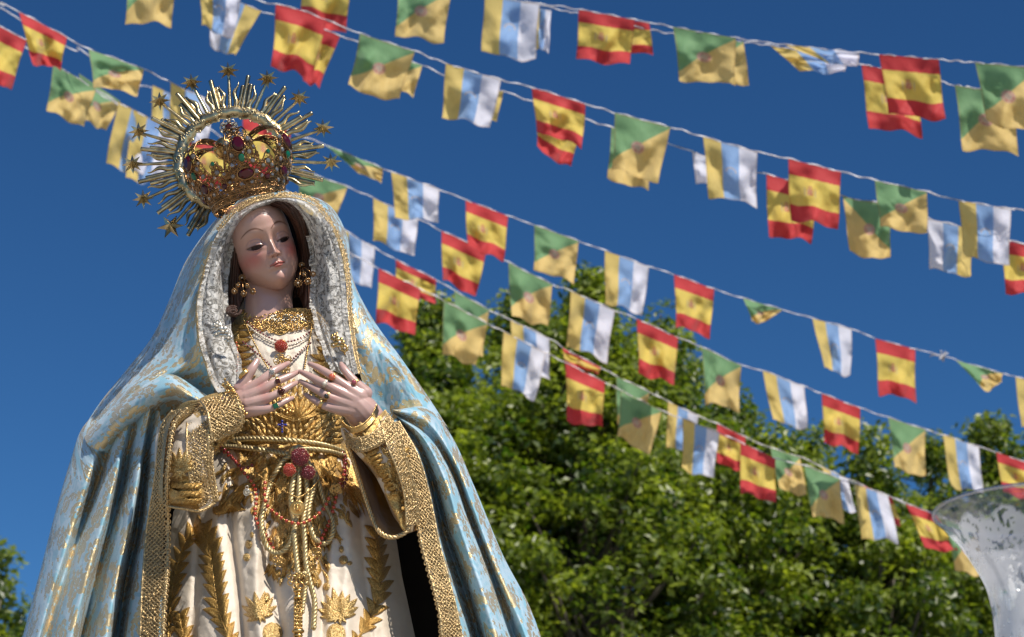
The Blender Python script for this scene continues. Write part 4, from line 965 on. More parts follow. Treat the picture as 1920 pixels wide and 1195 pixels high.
# gathered ruffles: wavy ribbons standing out of the frill
def ruffle(rail, seed, n=260, amp=.0055, wd=9, cyc=36):
    P = resample(rail, n); t = np.linspace(0, 1, n)[:, None]; s_ = np.linspace(0, 1, 7)[None]; rg = np.random.default_rng(seed)
    T = np.gradient(P[:, :2], axis=0); T /= np.linalg.norm(T, axis=1, keepdims=True); ph = cyc * 2 * math.pi * t + 14 * fbm(t * 13, t * 0, seed, 3)
    wv = wd * (1 + .5 * fbm(t * 20, 0 * t, seed + 2))
    x = P[:, :1] + (-T[:, 1:2]) * wv * (s_ - .2) + T[:, :1] * 4 * s_ * np.cos(ph); y = P[:, 1:2] + T[:, :1] * wv * (s_ - .2) + T[:, 1:2] * 4 * s_ * np.cos(ph)
    w_ = P[:, 2:3] + .006 + amp * s_ ** .7 * (1 + np.sin(ph))
    surf('veil_ruffle', S(x, y, w_), MT['veil'], veil)
ruffle([(a + 7, b, c + .010) for a, b, c in vL_out[2:]], 1, cyc=24, amp=.002); ruffle([(a - 1, b, c + .002) for a, b, c in vL_in[3:]][::-1], 3, cyc=22, amp=.0015)
ruffle([(a - 8, b, c + .010) for a, b, c in vR_out[2:]][::-1], 4, cyc=24, amp=.002); ruffle([(a + 2, b, c + .002) for a, b, c in vR_in[3:]], 6, cyc=22, amp=.0015)
hoodedge = [(p[0], p[1], p[2] + .004) for p in vL_out[::-1]] 
braid('hood_edging', hoodedge, .0038, mantle, 'lacegold')
lace('hood_lace', [[(p[0] + 1, p[1] + 2, p[2] + .008) for p in vR_out], [(p[0] + 6 + (2 if 3 < i < 8 else 0), p[1] - (6 if i < 3 else 0), p[2] - .012) for i, p in enumerate(vR_out)]], mantle, 58, 3, 'lacegold', .0008, seed=9)
lace('hood_lace', [[(p[0], p[1] + 1, p[2] + .008) for p in vL_out[:4]], [(p[0] - 6, p[1] - 5, p[2] - .004) for p in vL_out[:4]]], mantle, 26, 2, 'lacegold', .0007, seed=10)
# ------------------------------------------------------------------ head and neck: one continuous carved body
FS = PX
rows = [ # z, front depth, half width, jaw rise
 (88,-62,30,0),(84,-46,38,0),(78,-31,44,0),(68,-15,49,0),(56,-4,53,0),(42,3,55.5,0),(28,5,57,0),(14,4,58,0),(0,1,58.5,0),(-14,1,58.5,0),(-26,1,58,0),(-38,1,56,1),(-50,0,55,3),(-60,-2,52,6),(-70,-4,47.5,9),(-79,-7,41.5,13),(-86,-12,35,18),(-91,-20,30,22),(-93,-30,25,26),(-92,-42,27,26),(-90,-56,32,20)]
RW = cr(np.array(rows, float), np.linspace(0, len(rows) - 1, 290))
th = np.radians(np.linspace(-112, 112, 250))[None]
Wd = RW[:, 2:3]; X = Wd * .93 * np.sin(th) * (1 - .03 * np.cos(2 * th)); Z = RW[:, 0:1] + RW[:, 3:4] * (1 - np.cos(th)) * .8; D = RW[:, 1:2] + 62 * (np.cos(th) - 1)
G_ = lambda x0, z0, sx, sz: np.exp(-((X - x0) / sx) ** 2 - ((Z - z0) / sz) ** 2)
front = sm(-.1, .35, np.cos(th)) * (RW[:, 3:4] < 23)
dD = 0 * X
# eye sockets and brow bone
for sx in (-1, 1):
    dD += -5.2 * G_(sx * 25, 3, 17, 11) - 3.6 * G_(sx * 11.5, 1, 5.5, 8)
    dD += 2.0 * G_(sx * 24, 21, 22, 6)
    ex, ez = sx * 27.5, -2.5
    rr2 = ((X - ex) / 15.5) ** 2 + ((Z - ez - .5) / 11.5) ** 2; dD += 5.6 * np.sqrt(np.clip(1 - rr2, 0, 1)) ** 1.1
    # lid opening, fold above it and lower lid
    u_ = (X - ex) / 14.5; up = ez - 2.6 + 1.2 * u_ * sx + 3.6 * (1 - u_ ** 2) * .55; lo = ez - 3.8 + 1.2 * u_ * sx - 5.6 * (1 - u_ ** 2)
    ins = (np.abs(u_) < 1) * sm(0, .8, up - Z) * sm(0, .8, Z - lo)
    dD -= 2.6 * ins
    dD += .9 * np.exp(-((Z - up - 1.0) / 1.1) ** 2) * (np.abs(u_) < 1.05) * np.clip(1.05 - np.abs(u_), 0, 1) ** .3
    dD += .7 * np.exp(-((Z - lo + 1.1) / 1.1) ** 2) * np.clip(1.02 - np.abs(u_), 0, 1) ** .3
    fold = up + 7.2 - 3.0 * u_ ** 2; dD -= .9 * np.exp(-((Z - fold) / .9) ** 2) * np.clip(1.1 - np.abs(u_), 0, 1) ** .5
    dD -= 1.3 * G_(sx * 24, -16, 14, 4)
    dD += 2.8 * G_(sx * 36, -24, 17, 14)
# nose
nh = np.interp(Z, [-38, -34.5, -32.5, -30, -27, -22, -10, 0, 8, 20], [0, .6, 5.5, 13.5, 15.6, 14.2, 9.2, 4.6, 2.8, .3])
nw = np.interp(Z, [-32, -25, -18, -6, 4, 20], [7.2, 6.6, 5.0, 4.2, 4.6, 8])
dD += nh * np.exp(-np.abs(X / nw) ** 2.3)
for sx in (-1, 1):
    dD += 5.6 * np.exp(-((X - sx * 8.6) / 3.7) ** 2 - ((Z + 28.5) / 4.2) ** 2) * 1.0
    dD -= 4.2 * np.exp(-((X - sx * 4.7) / 2.1) ** 2 - ((Z + 32.6) / 1.6) ** 2)
# mouth
dD += 3.4 * G_(0, -47, 17, 8)
cup = -43.2 - .012 * X ** 2 + 1.0 * np.exp(-(np.abs(np.abs(X) - 3) / 2.4) ** 2) - .9 * np.exp(-(X / 1.5) ** 2)
line = -47.6 + .10 * np.abs(X) * 0 + .5 * np.cos(X * .45) - .008 * X ** 2 + .0
lowl = -54.2 + .040 * X ** 2
mwid = np.clip(1 - (np.abs(X) / 16.0) ** 2, 0, 1)
lipU = sm(0, 1, cup - Z) * sm(0, .8, Z - line) * (np.abs(X) < 15.5); lipL = sm(0, .8, line - Z) * sm(0, 1, Z - lowl) * (np.abs(X) < 14.5)
dD += 2.2 * lipU * mwid ** .6 + 3.0 * lipL * np.clip(1 - (np.abs(X) / 13) ** 2, 0, 1) ** .7 * np.sin(np.pi * np.clip((line - Z) / 6.5, 0, 1)) ** .6
dD -= 2.6 * np.exp(-((Z - line) / .9) ** 2) * mwid ** .4 * (np.abs(X) < 16) + 1.8 * G_(0, -59, 13, 3.2)
dD -= 1.2 * G_(0, -38.5, 2.2, 4.5)
for sx in (-1, 1): dD -= 1.6 * G_(sx * 17, -48, 3, 3.4); dD -= .9 * np.exp(-((X - sx * (13 + (-(Z) - 28) * .25)) / 3) ** 2) * sm(-50, -44, Z) * sm(-26, -32, Z)
dD += 5.6 * G_(0, -73, 12, 9.5) + 2.2 * G_(0, 50, 34, 22)
D = D + dD * front
# paint
col = np.ones(X.shape + (3,)) * np.array([.45, .265, .205])
col = col * (1 + .05 * fbm(X / 14, Z / 14, 3, 3))[..., None]
def paint(m, c):
    global col
    m = np.clip(m, 0, 1)[..., None]; col = col * (1 - m) + np.array(c) * m
for sx in (-1, 1):
    paint(.85 * np.exp(-((X - sx * 38) / 19) ** 2 - ((Z + 27) / 17) ** 2), (.40, .085, .07))
    paint(.35 * G_(sx * 26, 7, 20, 9), (.36, .16, .12)); paint(.22 * G_(sx * 22, -14, 14, 5), (.34, .14, .12))
    ex, ez = sx * 27.5, -2.5
    u_ = (X - ex) / 14.5; up = ez - 2.6 + 1.2 * u_ * sx + 3.6 * (1 - u_ ** 2) * .55; lo = ez - 3.8 + 1.2 * u_ * sx - 5.6 * (1 - u_ ** 2)
    ins = (np.abs(u_) < 1) * sm(-.2, .5, up - Z) * sm(-.2, .5, Z - lo)
    paint(ins, (.14, .09, .08)); paint(ins * sm(9.5, 8.3, np.hypot(X - ex - 1, (Z - ez + 4.6))), (.016, .008, .006)); paint(ins * sm(2.4, 1.8, np.hypot(X - ex - 2, (Z - ez + 4.6))), (.004, .003, .003))
    paint(.95 * np.exp(-((Z - up - .15) / 1.15) ** 2) * np.clip(1.12 - np.abs(u_), 0, 1) ** .25 * (np.abs(u_) < 1.12), (.02, .010, .008))
    paint(.45 * np.exp(-((Z - lo) / .7) ** 2) * (np.abs(u_) < 1), (.20, .06, .05))
    lw = .5 + .5 * np.sin(X * 3.1); paint(.5 * lw * np.exp(-((Z - lo + 1.4) / 1.1) ** 2) * (np.abs(u_) < .9), (.12, .05, .04))
    # brow
    bx = (X * sx); bz = 27.5 - .026 * (bx - 26) ** 2 + .00010 * (bx - 26) ** 3; th_ = np.interp(bx, [7, 12, 24, 40, 47], [.7, 1.5, 2.0, 1.5, .6])
    paint(.97 * np.exp(-((Z - bz) / th_) ** 2) * (bx > 7.5) * (bx < 46.5), (.11, .038, .012))
    paint(.8 * np.exp(-((X - sx * 4.7) / 1.9) ** 2 - ((Z + 32.4) / 1.5) ** 2), (.06, .015, .01))
paint(.22 * G_(0, -26, 12, 8), (.45, .16, .13)); paint(.28 * G_(0, -74, 14, 10), (.50, .19, .16))
paint(.85 * lipU * (np.abs(X) < 15), (.34, .060, .050)); paint(.85 * lipL * (np.abs(X) < 14), (.40, .085, .070)); paint(.85 * np.exp(-((Z - line) / .6) ** 2) * (np.abs(X) < 14.5), (.05, .008, .008))
paint(.5 * sm(66, 80, Z + 2 * fbm(X / 3, Z / 9, 8, 2)), (.10, .035, .015)); paint(.35 * (RW[:, 3:4] > 21) + 0 * X, (.42, .22, .18))
for cx_, cz_, ln_ in [(-6, 52, 12), (-18, 58, 16), (14, 46, 8)]:   # hairline cracks in the old paint
    paint(.35 * np.exp(-((X - cx_ - 2 * fbm(Z / 5, 0 * Z, int(cx_ + 50))) / .5) ** 2) * (np.abs(Z - cz_) < ln_), (.2, .11, .09))
YAW, BOW, ROLL = math.radians(19), math.radians(0), math.radians(18)
# local: x right, y up, z toward the viewer
Rl = rotz2(ROLL) @ rotx(BOW) @ roty(YAW)
Pl = np.stack([X, Z, D + 0 * X], -1) * FS
org = S(506, 449, .125) - VR @ (Rl @ np.array([0, 0, 3 * FS]))
def head_w(x, z, d): return org + (np.asarray([x, z, d]).T * FS) @ (VR @ Rl).T
HP = org + Pl @ (VR @ Rl).T
def skin():
    n = N('painted_wood_skin'); c = n.attr('col', False); lum = n.sst(n.n('SeparateColor', i0=c).outputs[0], .04, .25); nz = n.noise(90, 4, .6)
    return n.fin(n.bsdf(Base__Color=n.mix(n.M('MULTIPLY', n.sst(n.noise(35, 4), .4, .75), .22), c, (.36, .20, .17)), Roughness=n.M('ADD', .27, n.M('MULTIPLY', nz, .12)), Specular__IOR__Level=n.M('ADD', .12, n.M('MULTIPLY', lum, .48)), Coat__Weight=n.M('MULTIPLY', lum, .25), Coat__Roughness=.15, Subsurface__Weight=.04, Subsurface__Radius=(.01, .004, .002), Normal=n.bump(nz, .12, .0008)))
MT['skin'] = skin()
mb = MB(); mb.add(HP.reshape(-1, 3), gridF(*HP.shape[:2])[:, ::-1]); cols = [col.reshape(-1, 3)]
# neck
nk = resample([(508,500,-.015),(506,530,-.005),(503,556,.0),(504,580,.005),(506,640,.0)], 60); rad = np.interp(np.linspace(0, 1, 60), [0, .35, .7, 1], [50, 45, 46, 48]) * PX
a = np.linspace(0, 2 * np.pi, 64, endpoint=False)[None]; cn = S(nk[:, 0], nk[:, 1], nk[:, 2])
bulge = 1 + .02 * np.exp(-((a - 4.4) / .25) ** 2) + .02 * np.exp(-((a - 5.1) / .25) ** 2)
NV = cn[:, None] + np.stack([rad[:, None] * np.cos(a) * bulge, rad[:, None] * .95 * np.sin(a) * bulge, 0 * a + 0 * rad[:, None]], -1)
mb.add(NV.reshape(-1, 3), gridF(60, 64, True)); cols.append(np.ones((60 * 64, 3)) * np.array([.45, .27, .215]))
mb.build('head', MT['skin'], ST, attrs={'col': np.concatenate(cols)})
# ------------------------------------------------------------------ hair
def hairmat():
    n = N('painted_brown_hair'); sep = n.n('SeparateXYZ', i0=n.uv()); s_ = n.noise(1, 4, .6, vec=n.scalev(n.uv(), 420, 14))
    return n.fin(n.bsdf(Base__Color=n.mix(n.sst(s_, .35, .65), (.014, .005, .003), (.080, .026, .010)), Roughness=.42, Normal=n.bump(s_, .6, .003)))
MT['hair'] = hairmat()
hair = bpy.data.objects.new('hair', None); C.objects.link(hair); hair.parent = ST
def locks(rails, seed, n=160, m=80, amp=.004):
    rails = [UP(q) for q in rails]
    G = loft(rails, n, m); s_ = np.linspace(0, 1, m)[None]; t = np.linspace(0, 1, n)[:, None]
    G[..., 2] += amp * np.abs(np.sin(s_ * 22 + 3 * np.sin(t * 7 + seed))) + .002 * fbm(s_ * 40, t * 6, seed, 2)
    surf('hair_lock', S(*np.moveaxis(G, -1, 0)), MT['hair'], hair)
locks([[(505,370,.06),(460,392,.05),(434,430,.03),(423,480,.01),(420,540,.0),(428,610,.0)], [(506,372,.09),(468,392,.08),(444,425,.07),(434,470,.055),(434,530,.04),(440,600,.03)],
       [(508,379,.088),(478,392,.095),(456,420,.085),(447,455,.07),(447,500,.055),(456,560,.03)], [(512,388,.07),(486,398,.06),(466,424,.05),(455,460,.03),(455,500,.01),(468,570,-.02)]], 1)
locks([[(500,368,.07),(548,376,.06),(578,410,.04),(592,470,.01),(592,540,.0),(590,620,.0)], [(500,371,.095),(542,380,.09),(566,410,.075),(578,460,.05),(580,530,.03),(580,610,.02)],
       [(500,377,.092),(532,386,.10),(552,408,.09),(565,440,.07),(568,490,.04),(562,560,.0)], [(500,386,.07),(524,392,.07),(542,410,.06),(554,440,.04),(558,480,.01),(550,560,-.03)]], 2)
mb = MB()
for k_ in range(3):
    tt = np.linspace(0, 5.5 + k_, 40); rr_ = (15 - 4.5 * k_) * (1 - tt / 14); x = 437 + rr_ * np.cos(tt + k_ * .8) * 1.0; y = 582 + k_ * 1.5 + rr_ * .75 * np.sin(tt + k_ * .8)
    mb.tube(S(x, y, .085 + .006 * k_ + .004 * np.sin(tt)), .0030, 8)
mb.build('hair_curl', MT['hair'], hair)
# ------------------------------------------------------------------ hands (capsules fused by a voxel remesh into one skin)
def fuse(name, chains, parent, voxel=.0014, tips=()):
    mb = MB()
    for ch in chains:
        ch = np.array(ch, float); W = S(ch[:, 0], ch[:, 1], ch[:, 2]); R_ = ch[:, 3] * PX; n = max(10, 6 * len(ch))
        T = np.linspace(0, len(ch) - 1, n); P = cr(W, T); Q = cr(R_[:, None], T)[:, 0]
        mb.tube(P, Q, 14); mb.ball(P[0], Q[0], k=14, m=10); mb.ball(P[-1], Q[-1], k=14, m=10)
    o = mb.build('tmp', MT['skin'], parent)
    m = o.modifiers.new('r', 'REMESH'); m.mode = 'VOXEL'; m.voxel_size = voxel; m.use_smooth_shade = True
    s2 = o.modifiers.new('s', 'SMOOTH'); s2.iterations = 5; s2.factor = .5
    dg = bpy.context.evaluated_depsgraph_get(); me = bpy.data.meshes.new_from_object(o.evaluated_get(dg), depsgraph=dg)
    V = np.zeros(len(me.vertices) * 3); me.vertices.foreach_get('co', V); V = V.reshape(-1, 3) + np.array(world_loc(parent))
    c = np.ones((len(V), 3)) * np.array([.47, .30, .255]); nz = fbm(V[:, 0] * 60, V[:, 2] * 60, 4, 3); c *= (1 + .10 * nz)[:, None]
    for (tx, ty, tw, tr, cc, am) in tips:
        q = S(tx, ty, tw); d = np.linalg.norm((V - q), axis=1) / (tr * PX); k_ = (am * np.exp(-d ** 2))[:, None]; c = c * (1 - k_) + np.array(cc) * k_
    at_ = me.attributes.new('col', 'FLOAT_COLOR', 'POINT'); at_.data.foreach_set('color', np.c_[c, np.ones(len(c))].ravel())
    me.polygons.foreach_set('use_smooth', np.ones(len(me.polygons), bool))
    if not me.materials: me.materials.append(MT['skin'])
    old = o.data; o.modifiers.clear(); o.data = me; bpy.data.meshes.remove(old); o.name = name; me.name = name
    return o
z0 = .205
pink = (.42, .12, .10)
handL = fuse('hand', [
 [(482,677,z0+.012,5.5),(473,692,z0+.016,8.2),(463,708,z0+.012,9.5),(450,730,z0+.004,13)],
 [(541,681,z0-.012,4.2),(528,688,z0+.0,6.2),(513,696,z0+.012,7.2),(500,706,z0+.016,8.0),(486,718,z0+.014,9.5),(462,736,z0+.004,15)],
 [(560,697,z0-.010,4.0),(544,705,z0+.004,6.0),(521,715,z0+.014,7.2),(507,722,z0+.018,7.8),(492,732,z0+.016,9.5),(464,746,z0+.006,15)],
 [(558,717,z0-.010,3.8),(546,723,z0+.002,5.8),(526,735,z0+.012,7.0),(512,742,z0+.016,7.4),(497,749,z0+.014,9.5),(464,758,z0+.006,15)],
 [(549,746,z0-.008,3.6),(540,750,z0,5.2),(521,760,z0+.008,6.0),(510,765,z0+.010,6.6),(494,768,z0+.008,9),(464,768,z0+.002,15)],
 [(492,728,z0+.008,10),(470,742,z0+.0,20),(445,758,z0-.010,26),(424,770,z0-.02,27)],
 [(486,758,z0+.002,12),(468,756,z0-.002,20),(440,764,z0-.012,25)]],
 ST, tips=[(489,722,z0+.02,9,pink,.5),(494,735,z0+.02,8,pink,.5),(499,751,z0+.02,8,pink,.45),(452,724,z0+.02,10,pink,.25),(480,680,z0+.02,4,(.32,.19,.16),.6),(558,699,z0,5,pink,.3),(538,683,z0,5,pink,.3)])
handR = fuse('hand', [
 [(640,683,z0+.004,4.6),(645,692,z0+.012,6.6),(655,705,z0+.014,7.6),(668,720,z0+.010,9.5),(684,738,z0+.0,14)],
 [(580,682,z0-.008,4.2),(597,690,z0+.006,6.2),(617,702,z0+.016,7.4),(630,711,z0+.018,7.8),(649,725,z0+.016,9.5),(674,744,z0+.004,16)],
 [(563,697,z0-.004,4.2),(578,704,z0+.008,6.2),(597,714,z0+.018,7.2),(614,722,z0+.020,7.8),(634,733,z0+.018,9.5),(668,752,z0+.004,16)],
 [(563,715,z0-.006,4.0),(578,723,z0+.006,6.0),(597,733,z0+.014,7.0),(610,741,z0+.016,7.6),(625,748,z0+.014,9.5),(664,762,z0+.002,16)],
 [(573,740,z0-.006,3.8),(583,747,z0+.002,5.4),(597,755,z0+.008,6.4),(608,761,z0+.010,7.0),(624,765,z0+.008,9.0),(660,770,z0+.0,15)],
 [(640,738,z0+.006,11),(660,752,z0-.002,22),(678,768,z0-.012,27),(694,786,z0-.024,27)],
 [(634,758,z0+.002,12),(656,764,z0-.004,21),(674,776,z0-.016,26)]],
 ST, tips=[(648,727,z0+.02,8,pink,.5),(634,736,z0+.02,8,pink,.5),(624,750,z0+.02,8,pink,.4),(668,724,z0+.02,8,pink,.3),(643,690,z0+.01,6,pink,.3),(566,700,z0,5,pink,.3)])
# ================================================================== CROWN
CW = S(465, 374, .065)
CRW = empty('crown', CW, 'golden imperial crown with red and green stones and a halo of rays and stars', 'crown')
CR_ = rotz2(math.radians(16)) @ rotx(math.radians(-9)); CM = (VR @ CR_)
def cpt(r, phi, h):       # phi from the front, positive to the viewer's right; r,h in photograph pixels
    r = np.asarray(r, float); phi = np.asarray(phi, float); h = np.asarray(h, float)
    l = np.stack(np.broadcast_arrays(r * np.sin(phi), h, r * np.cos(phi)), -1) * PX
    return CW + l @ CM.T
def cframe(phi, lean=0.0):  # columns: tangent, up, outward
    t = np.array([math.cos(phi), 0, -math.sin(phi)]); o = np.array([math.sin(phi), 0, math.cos(phi)]); u = np.array([0, 1., 0])
    o2 = o * math.cos(lean) + u * math.sin(lean); u2 = u * math.cos(lean) - o * math.sin(lean)
    return CM @ np.stack([t, u2, o2], 1)
HB = np.array([-12, 0, 12, 28, 50, 73, 84]); RB = np.array([69, 71, 74, 84, 98, 105, 105])
rbody = lambda h: np.interp(h, HB, RB)
PHI = [math.radians(a) for a in (-50, 11, 71, 131, 191, 251)]
r = np.random.default_rng(44)
mb = MB(); ph = np.linspace(0, 2 * np.pi, 90)
for h, q in ((-12, 1.6), (-2, 2.2), (5, 1.3), (17, 1.4)): mb.tube(cpt(rbody(h), ph, h), q * PX, 8)
for i in range(72): mb.ball(cpt(rbody(0) + 1.5, i / 72 * 6.283, 1.5), 1.6 * PX, k=6, m=4)
mb.build('crown_band', MT['darkgold'], CRW)
def hmax(p):
    d = min(abs((p - a + math.pi) % (2 * math.pi) - math.pi) for a in PHI)
    return 84 - 46 * sm(.22, .38, d) + 22 * math.exp(-((d - .52) / .10) ** 2)
mb = MB(); n_ = 0
while n_ < 2100:
    p = r.uniform(-math.pi, math.pi); h = r.uniform(-11, 84)
    if h > hmax(p): continue
    n_ += 1; sz = r.choice([2.2, 3.0, 4.2, 5.6], p=[.35, .35, .2, .1]); R = cframe(p, -.25)
    mb.ring(cpt(rbody(h) + r.uniform(-1, 1), p, h), sz * PX, r.uniform(.7, 1.15) * PX, R, 9, 4, sy=r.uniform(.7, 1.3))
    if n_ % 2 == 0: mb.ball(cpt(rbody(h) + 1.5, p + r.normal() * .02, h), r.uniform(.8, 1.5) * PX, k=5, m=4)
    if n_ % 4 == 0:   # curled leaf wires
        tt = np.linspace(0, 4.5, 9); q = r.uniform(3, 6) * (1 - tt / 6); s0 = r.uniform(0, 6.28)
        mb.tube(cpt(rbody(h) + 1, p + q * np.cos(tt + s0) / rbody(h), h + q * np.sin(tt + s0)), .75 * PX, 4)
o = mb.build('filigree', MT['darkgold'], CRW); o['kind'] = 'stuff'
# scalloped upper edge
mb = MB(); pp = np.linspace(-math.pi, math.pi, 500); hh = np.array([hmax(a) for a in pp]); mb.tube(cpt(rbody(hh), pp, hh), 1.5 * PX, 6); mb.build('crown_edge', MT['darkgold'], CRW)
def gem(mat, name, c, R, rx, ry, dz, parent=CRW):
    """faceted oval stone in a claw bezel"""
    mb = MB(); k = 12; V = []
    for q, z in ((1, 0), (.92, .55), (.62, 1.0)):
        for i in range(k): a = 2 * math.pi * i / k; V.append((rx * q * math.cos(a), ry * q * math.sin(a), dz * z))
    V.append((0, 0, dz * 1.02)); V = np.array(V) * PX @ R.T + c
    F4 = gridF(3, k, True); j = np.arange(k); mb.add(V, F4, np.stack([2 * k + j, 2 * k + (j + 1) % k, 0 * j + 3 * k], -1))
    g = mb.build(name, mat, parent, smooth=False)
    mb = MB(); a = np.linspace(0, 2 * np.pi, 26); P = np.stack([rx * 1.08 * np.cos(a), ry * 1.08 * np.sin(a), 0 * a], -1) * PX @ R.T + c; mb.tube(P, max(.7, rx * .11) * PX, 6)
    b = mb.build('bezel', MT['darkgold'], g); b.matrix_parent_inverse = Matrix.Identity(4)
    return g
for i, a in enumerate(PHI):
    lean = -.25
    gem(MT['ruby'], 'ruby', cpt(rbody(27) + 3, a + (.02 if i == 1 else 0), 27), cframe(a, lean), 15 if i % 2 else 10, 10 if i % 2 else 10, 5)
    gem(MT['ruby'], 'ruby', cpt(107, a, 80), cframe(a, 0.15), 11, 15, 6)
    gem(MT['emerald'], 'emerald', cpt(103, a, 54), cframe(a, lean), 6, 8, 4)
    gem(MT['emerald'], 'emerald', cpt(74, a, 119), cframe(a, 1.2), 5, 5, 3)
    am = a + math.radians(30)
    gem(MT['emerald'], 'emerald', cpt(rbody(60) + 2, am, 58), cframe(am, lean), 4, 4, 3); gem(MT['crystal'], 'crystal', cpt(rbody(42) + 2, am, 43), cframe(am, lean), 5, 5, 3)
    gem(MT['ruby'], 'ruby', cpt(rbody(18) + 2, am, 17), cframe(am, lean), 6, 6, 4)
    for s_ in (-1, 1):
        for h, da, sz in ((12, .13, 4), (28, .26, 4.2), (46, .20, 4.6), (62, .16, 4.6), (70, .25, 3.2), (86, .19, 5), (20, .38, 3.4), (36, .42, 3.6)):
            gem(MT['crystal'], 'crystal', cpt((rbody(h) if h < 84 else 105) + 2, a + s_ * da, h), cframe(a + s_ * da, lean), sz, sz, 3)
    # arch
    mb = MB(); AR = resample([(98, 50), (106, 75), (102, 97), (88, 114), (68, 121), (45, 117), (22, 104), (5, 90)], 46, 2)
    wd = np.interp(np.linspace(0, 1, 46), [0, .3, .55, .8, 1], [24, 21, 14, 7, 3])
    for s_ in (-1, 1):
        mb.tube(cpt(np.hypot(AR[:, 0], wd), a + s_ * np.arctan2(wd, AR[:, 0]), AR[:, 1]), 1.5 * PX, 6)
    for _ in range(200):
        q = int(r.uniform(0, 45)); x = r.uniform(-.85, .85) * wd[q]
        sz = r.uniform(1.8, 3.6); mb.ring(cpt(math.hypot(AR[q, 0], x), a + math.atan2(x, AR[q, 0]), AR[q, 1]), sz * PX, .75 * PX, cframe(a, np.interp(q, [0, 12, 22, 45], [0, .5, 1.3, 2.0])), 9, 4)
    for q in range(2, 44, 3):
        x = 0; mb.ball(cpt(AR[q, 0] + 1, a, AR[q, 1] + 1), 1.9 * PX, k=6, m=4)
    mb.build('arch', MT['darkgold'], CRW)
    for q in (16, 20, 27, 32):
        gem(MT['crystal'], 'crystal', cpt(AR[q, 0] + 1, a, AR[q, 1] + 2), cframe(a, np.interp(q, [0, 12, 22, 45], [0, .5, 1.3, 2.0])), 3.4, 3.4, 2.5)
mb = MB(); oc = cpt(17, -1.57, 108); mb.ball(oc, 21 * PX, (.95, .95, 1.08), k=28, m=18); mb.ring(oc, 21 * PX, 2 * PX, CM @ rotx(0), 28, 6); mb.ring(oc, 21.5 * PX, 1.6 * PX, CM @ rotx(math.pi / 2), 28, 6)
mb.build('orb', MT['gold'], CRW)
fc = cpt(-2, 0, 146); fl_ = bpy.data.objects.new('cross_flower', None); C.objects.link(fl_); fl_.parent = CRW; fl_.location = Vector(fc) - Vector(CW)
mb = MB(); mb.tube(np.array([oc, fc]), 2 * PX, 6)
for i in range(6): a = i * 1.047; mb.ring(fc + VR @ np.array([math.cos(a), math.sin(a), 0]) * 12 * PX, 5 * PX, 1.2 * PX, VR, 12, 5)
mb.build('flower_setting', MT['silver'], fl_)
gem(MT['ruby'], 'ruby', fc + VR @ np.array([0, 0, 2 * PX]), VR, 6, 7, 4, fl_)
for i in range(12): a = i * .5236; gem(MT['crystal'], 'crystal', fc + VR @ np.array([math.cos(a), math.sin(a) * .8, .1]) * (15 if i % 2 else 10) * PX, VR, 3, 3, 2.5, fl_)
# ------------------------------------------------------------------ halo in an upright plane behind the crown
HC = S(436, 300, -.035); HR = 196 * PX
halo = bpy.data.objects.new('halo', None); C.objects.link(halo); halo.parent = CRW; halo.location = Vector(HC) - Vector(CW)
HX = np.array([1., 0, 0]); HZ = np.array([0, 0, 1.]); HY = np.array([0, -1., 0])
def hp(rr, a, d=0.0): rr = np.asarray(rr, float); a = np.asarray(a, float); return HC + HR * (rr * np.cos(a))[..., None] * HX + HR * (rr * np.sin(a))[..., None] * HZ + np.asarray(d, float)[..., None] * HY
mb = MB(); A = np.linspace(0, 2 * np.pi, 120, endpoint=False); b = np.linspace(0, 2 * np.pi, 14, endpoint=False)
rc = .535 + .008 * np.sin(A * 21) + .004 * np.sin(A * 47)
V = hp(rc[:, None] + .062 * np.cos(b)[None] * (1 + .08 * np.sin(A * 33))[:, None], A[:, None] + 0 * b[None], .012 * np.sin(b)[None] + .0012 * np.sin(A * 60)[:, None])
F = gridF(120, 14, True); last = np.stack([119 * 14 + np.arange(14), 119 * 14 + (np.arange(14) + 1) % 14, (np.arange(14) + 1) % 14, np.arange(14)], -1)
mb.add(V.reshape(-1, 3), np.r_[F, last])
for i in range(150):
    a = r.uniform(0, 6.28); q = r.uniform(-1, 1); mb.ring(hp(.535 + .045 * q, a, .012 * math.sqrt(1 - q * q) + .0008), r.uniform(2, 4) * PX, .8 * PX, np.stack([HX, HZ, HY], 1), 10, 4)
    if i % 2: mb.ball(hp(.535 + .05 * q, a + .03, .011 * math.sqrt(1 - q * q)), r.uniform(1, 2.2) * PX, k=6, m=4)
for i in range(26): a = i / 26 * 6.28; mb.ring(hp(.468, a, .004), 3.2 * PX, 1 * PX, np.stack([HX, HZ, HY], 1), 9, 4); mb.ball(hp(.452, a, .004), 1.8 * PX, k=6, m=4)
mb.build('halo_ring', MT['oldgold'], halo)
def blade(mb, a, r0, r1, w0, w1, wave=0.0, nw=2.0, off=0.0, dep=.003, d0=0.0, cut=False):
    n = 26; t = np.linspace(0, 1, n); rr_ = r0 + (r1 - r0) * t
    lat = off + wave * np.sin(t * nw * 2 * math.pi) * (.25 + .75 * t); wd = w0 + (w1 - w0) * t
    if not cut: wd = wd * np.clip((1 - t) / .35, .02, 1) ** .7
    ca, sa = math.cos(a), math.sin(a)
    def P(l, d): return HC + HR * ((rr_ * ca - l * sa)[:, None] * HX + (rr_ * sa + l * ca)[:, None] * HZ) + d * HY
    V = np.stack([P(lat - wd, d0), P(lat, d0 + dep), P(lat + wd, d0), P(lat, d0 - dep)], 1)
    if cut: V[-1, 0] += 0; 
    m = len(V); mb.add(V.reshape(-1, 3), np.r_[gridF(m, 4, True), [[(m - 1) * 4 + i for i in (0, 1, 2, 3)]]])
stars_px = [(497,138),(418,122),(346,146),(286,184),(249,246),(242,311),(268,380),(325,434)]
